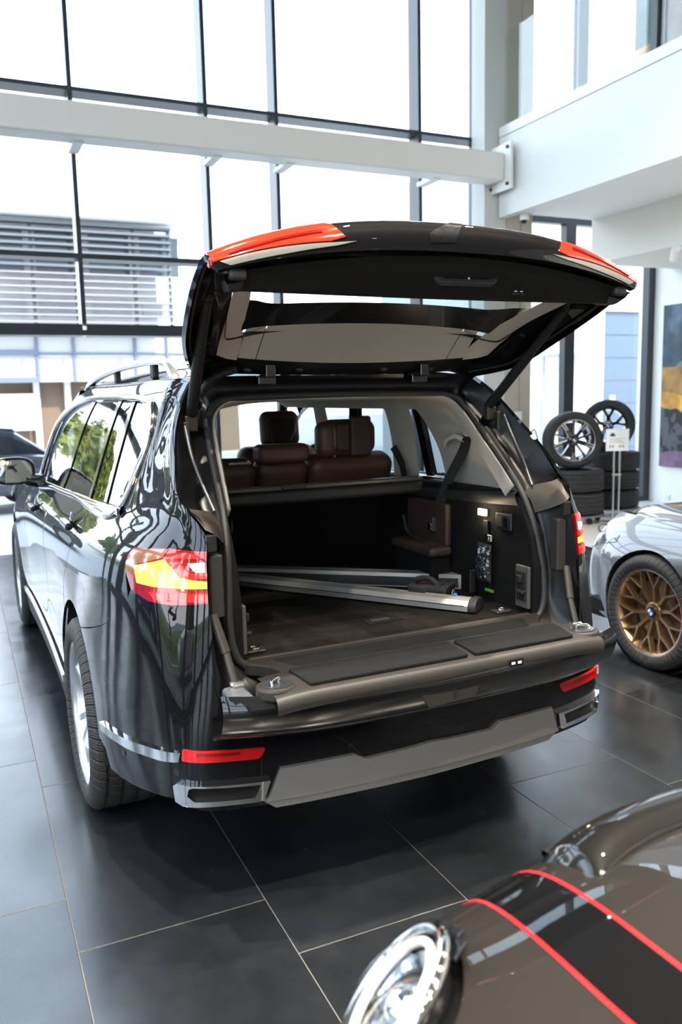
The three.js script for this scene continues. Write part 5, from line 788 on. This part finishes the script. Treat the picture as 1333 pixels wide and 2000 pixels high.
// ---------------------------------------------------------------- generic front body used for the two partly seen cars
function bodyMap(rows, zs) { const R = rows.map(([y, xs, cs]) => [y, [...xs.map((x, i) => [-x, zs[i]]), ...cs.map(([x, z]) => [-x, z]), [cs[cs.length - 2][0], cs[cs.length - 2][1]]]]); return (s, v) => { const n = R.length; let i = 0; while (i < n - 2 && v > R[i + 1][0]) i++; const id = [Math.max(i - 1, 0), i, i + 1, Math.min(i + 2, n - 1)], q = id.map((r) => [c1(R[r][1], 0, s), c1(R[r][1], 1, s)]), h = R[i + 1][0] - R[i][0], f = (v - R[i][0]) / h; const val = (k) => { const m1 = (q[2][k] - q[0][k]) / ((R[id[2]][0] - R[id[0]][0]) || h) * h, m2 = (q[3][k] - q[1][k]) / ((R[id[3]][0] - R[id[1]][0]) || h) * h; return (2 * f ** 3 - 3 * f * f + 1) * q[1][k] + (f ** 3 - 2 * f * f + f) * m1 + (-2 * f ** 3 + 3 * f * f) * q[2][k] + (f ** 3 - f * f) * m2; }; return V(val(0), v, val(1)); }; }
{ // silver saloon standing parallel to the black car
  const g = thing('saloon_car', 'silver-grey saloon car with bronze spoked wheels', 'car', [4.545, 0, -3.572]);
  const zs = [2.6, 1.6, .8, .4, 0, -.3, -.52], mp = bodyMap([
    [.18, [.90, .90, .90, .92, .93, .90, .84], [[.74, -.66], [.5, -.76], [0, -.80]]], [.34, [.93, .93, .93, .945, .955, .93, .865], [[.76, -.68], [.5, -.78], [0, -.83]]], [.50, [.93, .93, .935, .955, .962, .94, .875], [[.77, -.68], [.5, -.78], [0, -.82]]],
    [.63, [.925, .925, .935, .955, .955, .93, .865], [[.76, -.66], [.5, -.76], [0, -.80]]], [.73, [.915, .915, .925, .93, .915, .885, .82], [[.72, -.63], [.48, -.73], [0, -.77]]], [.81, [.89, .89, .89, .87, .845, .81, .75], [[.66, -.58], [.45, -.68], [0, -.72]]], [.86, [.86, .86, .83, .80, .77, .73, .66], [[.58, -.5], [.4, -.6], [0, -.64]]], [.90, [.84, .84, .79, .75, .71, .66, .58], [[.5, -.42], [.36, -.5], [0, -.54]]]], zs);
  const paint = phy(lin(0.125, 0.129, 0.137), { roughness: 0.35, metalness: 0.5, clearcoat: 1, clearcoatRoughness: 0.01 });
  const sOf = (z) => { let a = 0, b = 6.9; for (let k = 0; k < 40; k++) { const m = (a + b) / 2; mp(m, .5).z > z ? a = m : b = m; } return a; };
  const hole = []; for (let i = 0; i <= 26; i++) { const a = Math.PI * 1.12 - i / 26 * Math.PI * 1.24; hole.push([sOf(-.372 * Math.cos(a)), .345 + .372 * Math.sin(a)]); }
  const fen = [[0, .2], [0, .88], [2, .875], [4, .87], [6, .865], [8, .86], [9, .85], [9, .24], [8, .24], [7, .24], [6.3, .26], ...hole.slice().reverse().map((p) => p), [2.6, .22]];
  const arch = hole[0][0] > hole[hole.length - 1][0]; const fh = arch ? hole : hole.slice().reverse();
  const skin = patch([[0, .2], [0, .88], [2, .875], [4, .87], [6, .865], [8, .86], [9, .85], [9, .24], [8, .24], [7, .24], [6.3, .25], ...fh, [2.6, .22]], [], mp, { L: .04, out: -1 });
  const sk = add('front_fender', skin, paint, g); add('front_fender', mirrorX(skin), paint, g);
  const hd = [[-.58, .855, .56], [-.4, .885, .70], [-.1, .90, .77], [.3, .925, .80], [.7, .95, .82], [1.0, .965, .84]].map(([z, y, w]) => [-1, -.85, -.55, 0, .55, .85, 1].map((t) => [t * w, y - .085 * t * t * (t * t) + .012 * (Math.abs(t) > .5 && Math.abs(t) < .9 ? 1 : 0), z - .12 * (1 - t * t) * (z < -.3 ? 1 : .2)]));
  add('bonnet', net(hd, 30, 40, true), paint, g);
  const hw = mp; const onS = (u, v) => { // headlight outline from the photograph, on the fender surface
    let best = 1e9, r = [0, 0]; for (let i = 0; i <= 60; i++) for (let j = 0; j <= 40; j++) { const s = lerp(4.5, 8, i / 60), t = lerp(.55, .88, j / 40), p = mp(s, t).add(V(4.545, -CAMH, -3.572)).applyMatrix4(camI), x = 666.5 + FPX * p.x / -p.z, y = 1000 - FPX * p.y / -p.z, d = (x - u) ** 2 + (y - v) ** 2; if (d < best) { best = d; r = [s, t]; } } return r; };
  const hl = [[1170, 1074], [1176, 1052], [1196, 1042], [1212, 1046], [1205, 1058], [1185, 1072]].map(([u, v]) => onS(u, v));
  for (const k of [0, 1]) { const f = k ? mirrorX : (a) => a; const L = add('headlight', f(patch(hl, [], mp, { L: .03, out: -1, lift: .004, rim: .008 })), phy(lin(0.09, 0.10, 0.12), { roughness: 0.1, metalness: 0.6, clearcoat: 1 }), g); const c = mp(6.4, .76); add('light_tube', new THREE.TorusGeometry(.03, .006, 8, 24).rotateY(-.6).translate((k ? -1 : 1) * c.x, c.y, c.z), std(lin(0.1, 0.1, 0.12), 0.2), L); }
  for (const s of [-1, 1]) { const sp = slab([[0, -.03], [.03, .035], [.12, .05], [.20, .0], [.12, -.05]], .05, .006); sp.rotateY(Math.PI / 2); sp.translate(s > 0 ? .84 : -.89, .285, -.40); add('splitter_blade', sp, M.trimBlack, g); add('arch_liner', (() => { const c = new THREE.CylinderGeometry(.375, .375, .3, 40, 1, true, 0, Math.PI * 2); c.rotateZ(Math.PI / 2); c.translate(s * .76, .345, 0); return c; })(), std(lin(0.008, 0.008, 0.008), 0.9, 0, { side: THREE.DoubleSide }), g); }
  add('front_splitter', bx(-.8, .8, .17, .26, -.80, -.5, .02), M.trimBlack, g); add('grille', bx(-.3, .3, .3, .78, -.86, -.80, .03), M.gloss, g); add('engine_bay', bx(-.62, .62, .3, .8, -.5, 1.4), std(lin(0.01, 0.01, 0.01), 0.9), g);
  const cab = net([[.95, .965, .70, .72], [1.25, 1.16, .64, .78], [1.7, 1.36, .58, .8], [2.3, 1.42, .56, .8], [3.0, 1.36, .56, .78], [3.6, 1.08, .62, .74]].map(([z, y, wt, wb]) => [[-.86, .86, z], [-wb - .04, lerp(.9, y, .3), z], [-wt, y - .05, z], [-.3, y, z], [0, y + .01, z], [.3, y, z], [wt, y - .05, z], [wb + .04, lerp(.9, y, .3), z], [.86, .86, z]]), 24, 24, true); add('cabin', cab, phy(lin(0.02, 0.024, 0.026), { roughness: 0.04, clearcoat: 1, side: THREE.DoubleSide }), g);
  add('rear_body', net([[2.5, .88], [3.3, .92], [3.75, .95], [3.9, .8], [3.92, .4]].map(([z, y]) => [[-.93, .3, z], [-.94, .55, z], [-.88, y - .05, z], [-.4, y, z], [0, y + .01, z], [.4, y, z], [.88, y - .05, z], [.94, .55, z], [.93, .3, z]]), 16, 24, true), paint, g);
  const bronze = std(lin(0.42, 0.26, 0.13), 0.32, 0.9), edge = std(lin(0.62, 0.55, 0.48), 0.25, 0.95);
  const vspoke = (r, w) => { const o = []; for (let k = 0; k < 10; k++) { const a = k / 10 * 6.2832 + .1; o.push(['spoke', spoke(.045, r * .60, a, a, .013, .012, w * .28, w * .36, .04)]); for (const e of [-1, 1]) { o.push(['spoke_branch', spoke(r * .58, r - .006, a + e * .01, a + e * .21, .009, .009, w * .36, w * .41, .035)]); o.push(['spoke_edge', spoke(r * .58, r - .004, a + e * .01, a + e * .21, .004, .004, w * .364, w * .415, .006), edge]); } } o.push(['hub', lathe([[.001, w * .31], [.05, w * .31], [.062, w * .26], [.064, 0]], 32)]); o.push(['rim_lip', lathe([[r - .01, w * .42], [r + .004, w * .45], [r + .006, w * .42], [r - .01, w * .39]], 72), edge]); return o; };
  for (const s of [-1, 1]) for (const z of [0, 2.86]) { const w = wheelInto(g, 'wheel', { R: .345, r: .258, w: .27, x: s * .815, z, side: s, rimMat: bronze, spokes: vspoke }); add('brake_caliper', bx(s * .80 - .05, s * .80 + .05, .30, .50, z + .11, z + .19, .02), std(lin(0.35, 0.01, 0.012), 0.3), w); const t = new THREE.Group(); roundel(t, 0, 0, .815 + .27 * .365, .03); t.children.slice().forEach((m) => { m.geometry.rotateY(Math.PI / 2 * s); m.geometry.translate(0, .345, z); w.add(m); }); }
}
{ // dark grey hatchback in the foreground, nose towards the black car
  const CXM = 1.06, g = thing('hatchback_car', 'dark grey hatchback bonnet with black stripes edged in red and round headlight', 'car', [CXM, 0, 0]);
  const sec = [[0, 0], [.2, -.007], [.4, -.028], [.55, -.05], [.66, -.10], [.755, -.21], [.815, -.37], [.84, -.60]];       // across: x, drop
  const rows = [[1.0, 1.05, 1.0], [.5, 1.045, 1.0], [0, 1.025, 1.0], [-.35, 1.006, 1.0], [-.62, .99, .995], [-.80, .982, .985], [-.92, .962, .97], [-1.005, .924, .95], [-1.065, .866, .925], [-1.10, .785, .895], [-1.115, .66, .87], [-1.12, .48, .865], [-1.10, .30, .86]];   // z, centre height, width scale
  const mini = (a, b) => { // a -7..7 across, b 0..12 towards the nose
    const q = Math.min(Math.abs(a), 7), x = c1(sec, 0, q), d = c1(sec, 1, q), z = c1(rows, 0, clamp(b, 0, 12)), y = c1(rows, 1, clamp(b, 0, 12)), w = c1(rows, 2, clamp(b, 0, 12)), k = sstep(4, 10, b);
    return V(Math.sign(a) * x * w, Math.max(.25, y + d * lerp(1, .9, k)), z + .17 * k * Math.pow(x / .75, 2.2)); };
  const paint = phy(lin(0.015, 0.0125, 0.0112), { roughness: 0.5, specularIntensity: 0.25, clearcoat: 1, clearcoatRoughness: 0.0 });
  // headlight seat: an ellipse cut out of the nose
  const wp = (u, v) => { let best = 1e9, r = [0, 0]; for (let i = 0; i <= 90; i++) for (let j = 0; j <= 70; j++) { const a = lerp(-7, 4, i / 90), b = lerp(2, 7.6, j / 70), p = mini(a, b); p.x += CXM; p.y -= CAMH; p.applyMatrix4(camI); const x = 666.5 + FPX * p.x / -p.z, y = 1000 - FPX * p.y / -p.z, d = (x - u) ** 2 + (y - v) ** 2; if (d < best) { best = d; r = [a, b]; } } return r; };
  if (globalThis.DBG) for (const [u, v] of [[870, 1850], [860, 1900], [830, 1960], [790, 2000], [770, 1842], [840, 1830], [720, 1890], [690, 1960], [905, 1830], [780, 1920]]) { const r = wp(u, v), p = mini(...r), q = p.clone(); q.x += CXM; q.y -= CAMH; q.applyMatrix4(camI); console.log('MP', u, v, r.map((x) => x.toFixed(2)).join(), p.toArray().map((x) => x.toFixed(3)).join(), (666.5 + FPX * q.x / -q.z).toFixed(0), (1000 - FPX * q.y / -q.z).toFixed(0)); }
  const hc = wp(752, 1938), ell = (ra, rb) => Array.from({ length: 36 }, (_, i) => { const t = i / 36 * 6.2832; return [hc[0] + ra * Math.cos(t), hc[1] + rb * Math.sin(t)]; });
  const seat = ell(.92, 1.15), seatR = seat.map(([a, b]) => [-a, b]);
  add('bonnet_and_wings', patch([[-7, 0], [0, 0], [7, 0], [7, 3], [7, 6], [7, 9], [7, 12], [0, 12], [-7, 12], [-7, 9], [-7, 6], [-7, 3]], [seat, seatR], mini, { L: .035, out: 1, rim: .02 }), paint, g);
  // stripes with red edges
  for (const s of [-1, 1]) {
    const sx = (x) => { let lo = 0, hi = 7; for (let k = 0; k < 30; k++) { const m = (lo + hi) / 2; c1(sec, 0, m) < x ? lo = m : hi = m; } return lo; }, band = (x0, x1, b0, b1) => { const o = []; for (let k = 0; k <= 12; k++) o.push([s * sx(x0), lerp(b0, b1, k / 12)]); for (let k = 12; k >= 0; k--) o.push([s * sx(x1), lerp(b0, b1, k / 12)]); return o; };
    const st = add('bonnet_stripe', patch(band(.327, .43, .2, 9.3), [], mini, { L: .04, out: 1, lift: .0012, rim: 0 }), phy(lin(0.002, 0.002, 0.0025), { roughness: 0.4, specularIntensity: 0.2, clearcoat: 0.9, clearcoatRoughness: 0.03 }), g);
    for (const [a, b] of [[.321, .327], [.43, .436]]) add('stripe_edge', patch(band(a, b, .2, 9.3), [], mini, { L: .04, out: 1, lift: .0013, rim: 0 }), std(lin(0.42, 0.012, 0.015), 0.4), st);
    // headlight: black bowl, chrome ring, reflectors, clear dome
    const c = mini(hc[0], hc[1]), e = .02, n = mini(hc[0] + e, hc[1]).sub(mini(hc[0] - e, hc[1])).cross(mini(hc[0], hc[1] + e).sub(mini(hc[0], hc[1] - e))).normalize(); n.add(V(-.25, -.05, -.2)).normalize(); c.addScaledVector(n, -.02); if (s > 0) { c.x = Math.abs(c.x); n.x = Math.abs(n.x); } else { c.x = -Math.abs(c.x); n.x = -Math.abs(n.x); }
    const Q = new THREE.Quaternion().setFromUnitVectors(V(0, 1, 0), n), put = (q) => q.scale(.86, .86, .86).applyQuaternion(Q).translate(c.x, c.y, c.z);
    const hl = add('headlight', put(lathe([[.001, -.06], [.07, -.05], [.105, -.01], [.118, .012]], 40)), std(lin(0.02, 0.02, 0.022), 0.3, 0, { side: THREE.DoubleSide }), g);
    add('chrome_ring', put(new THREE.TorusGeometry(.118, .011, 12, 56).rotateX(Math.PI / 2).translate(0, .010, 0)), M.chrome, hl);
    add('reflector_bowl', put(lathe([[.02, -.045], [.06, -.03], [.085, .0]], 36)), std(lin(0.75, 0.76, 0.78), 0.12, 1, { side: THREE.DoubleSide }), hl);
    add('daylight_ring', put(new THREE.TorusGeometry(.092, .008, 10, 48).rotateX(Math.PI / 2).translate(0, .012, 0)), phy(lin(0.8, 0.78, 0.74), { roughness: 0.2, clearcoat: 1 }), hl);
    add('projector', put(new THREE.SphereGeometry(.035, 24, 16).translate(0, -.02, 0)), M.chrome, hl);
    add('clear_dome', put(new THREE.SphereGeometry(.16, 40, 16, 0, Math.PI * 2, 0, .83).translate(0, -.102, 0)), phy(lin(0.95, 0.96, 0.97), { roughness: 0, transmission: 1, thickness: 0, ior: 1.5 }), hl);
    for (let k = 0; k < 6; k++) { const t = add('seat_fin', put(box(.032, .006, .05, .0, 0, 0, .002).translate(.0, -.006 - .0 * k, 0).rotateY(0).translate(.125 * Math.cos(-.9 + k * .28) * (s < 0 ? 1 : -1), 0, .125 * Math.sin(-.9 + k * .28))), M.gloss, hl); }
    const bk = ell(1.0, 1.3).map(([a, b]) => [s < 0 ? a : -a, b]); add('seat_backing', patch(bk, [], mini, { L: .05, out: 1, lift: -.02, rim: 0 }), M.gloss, hl);
  }
  // bonnet scoop
  const scoop = grid((u, v) => { const a = lerp(-1, 1, u), t = lerp(0, Math.PI, v), w = Math.sqrt(Math.max(0, 1 - Math.pow(Math.abs(a), 3.2))), x = a * .275, base = mini(Math.sign(a) * Math.min(2, Math.abs(a) * 2), 6.4), z = lerp(-1.04, -.90, v) + .05 * a * a, y0 = (() => { let b = 4; for (let k = 0; k < 16; k++) { const lo = 3, hi = 10; } let lo = 2, hi = 11; for (let k = 0; k < 24; k++) { const m = (lo + hi) / 2; mini(a * 1.38, m).z > z ? lo = m : hi = m; } return mini(a * 1.38, lo).y; })(); return V(x, y0 - .004 + .058 * Math.sqrt(w) * Math.pow(Math.sin(t), .5) * (1 - .5 * v), z); }, 48, 28, false);
  const sc = add('bonnet_scoop', scoop, phy(lin(0.006, 0.0055, 0.005), { roughness: 0.4, specularIntensity: 0.2, clearcoat: 1, clearcoatRoughness: 0.0 }), g);
  const rim = []; for (let k = 0; k <= 30; k++) { const a = lerp(-.98, .98, k / 30), z = -1.03 + .05 * a * a; let lo = 2, hi = 11; for (let j = 0; j < 24; j++) { const m = (lo + hi) / 2; mini(a * 1.38, m).z > z ? lo = m : hi = m; } rim.push([a * .275, mini(a * 1.38, lo).y + .012, z]); } add('scoop_trim', tube(rim, .006, { seg: 60 }), M.gloss, sc);
  // wheels, cabin and tail behind the photographer
  add('grille', bx(-.45, .45, .30, .62, -1.13, -1.06, .04), M.gloss, g);
  add('cabin', net([[.55, 1.045, .6], [.85, 1.25, .58], [1.25, 1.40, .55], [1.9, 1.41, .54], [2.5, 1.36, .53], [2.72, 1.0, .58]].map(([z, y, w]) => [[-.72, .95, z], [-w - .05, lerp(.98, y, .5), z], [-w, y - .05, z], [0, y, z], [w, y - .05, z], [w + .05, lerp(.98, y, .5), z], [.72, .95, z]]), 20, 20, true), phy(lin(0.02, 0.022, 0.024), { roughness: 0.04, clearcoat: 1, side: THREE.DoubleSide }), g);
  add('rear_body', net([[.95, 1.04], [1.8, 1.02], [2.5, 1.02], [2.74, .9], [2.76, .35]].map(([z, y]) => [[-.84, .3, z], [-.85, .6, z], [-.80, y - .08, z], [-.66, y, z], [0, y + .01, z], [.66, y, z], [.80, y - .08, z], [.85, .6, z], [.84, .3, z]]), 14, 20, true), paint, g);
  for (const s of [-1, 1]) for (const z of [-.34, 2.15]) wheelInto(g, 'wheel', { R: .31, r: .22, w: .205, x: s * .76, z, side: s, rimMat: M.rimSilver, spokes: fiveDouble });
}

scene.traverse((o) => { if (o.isMesh) { o.castShadow = true; o.receiveShadow = true; } });
renderer.render(scene, camera);
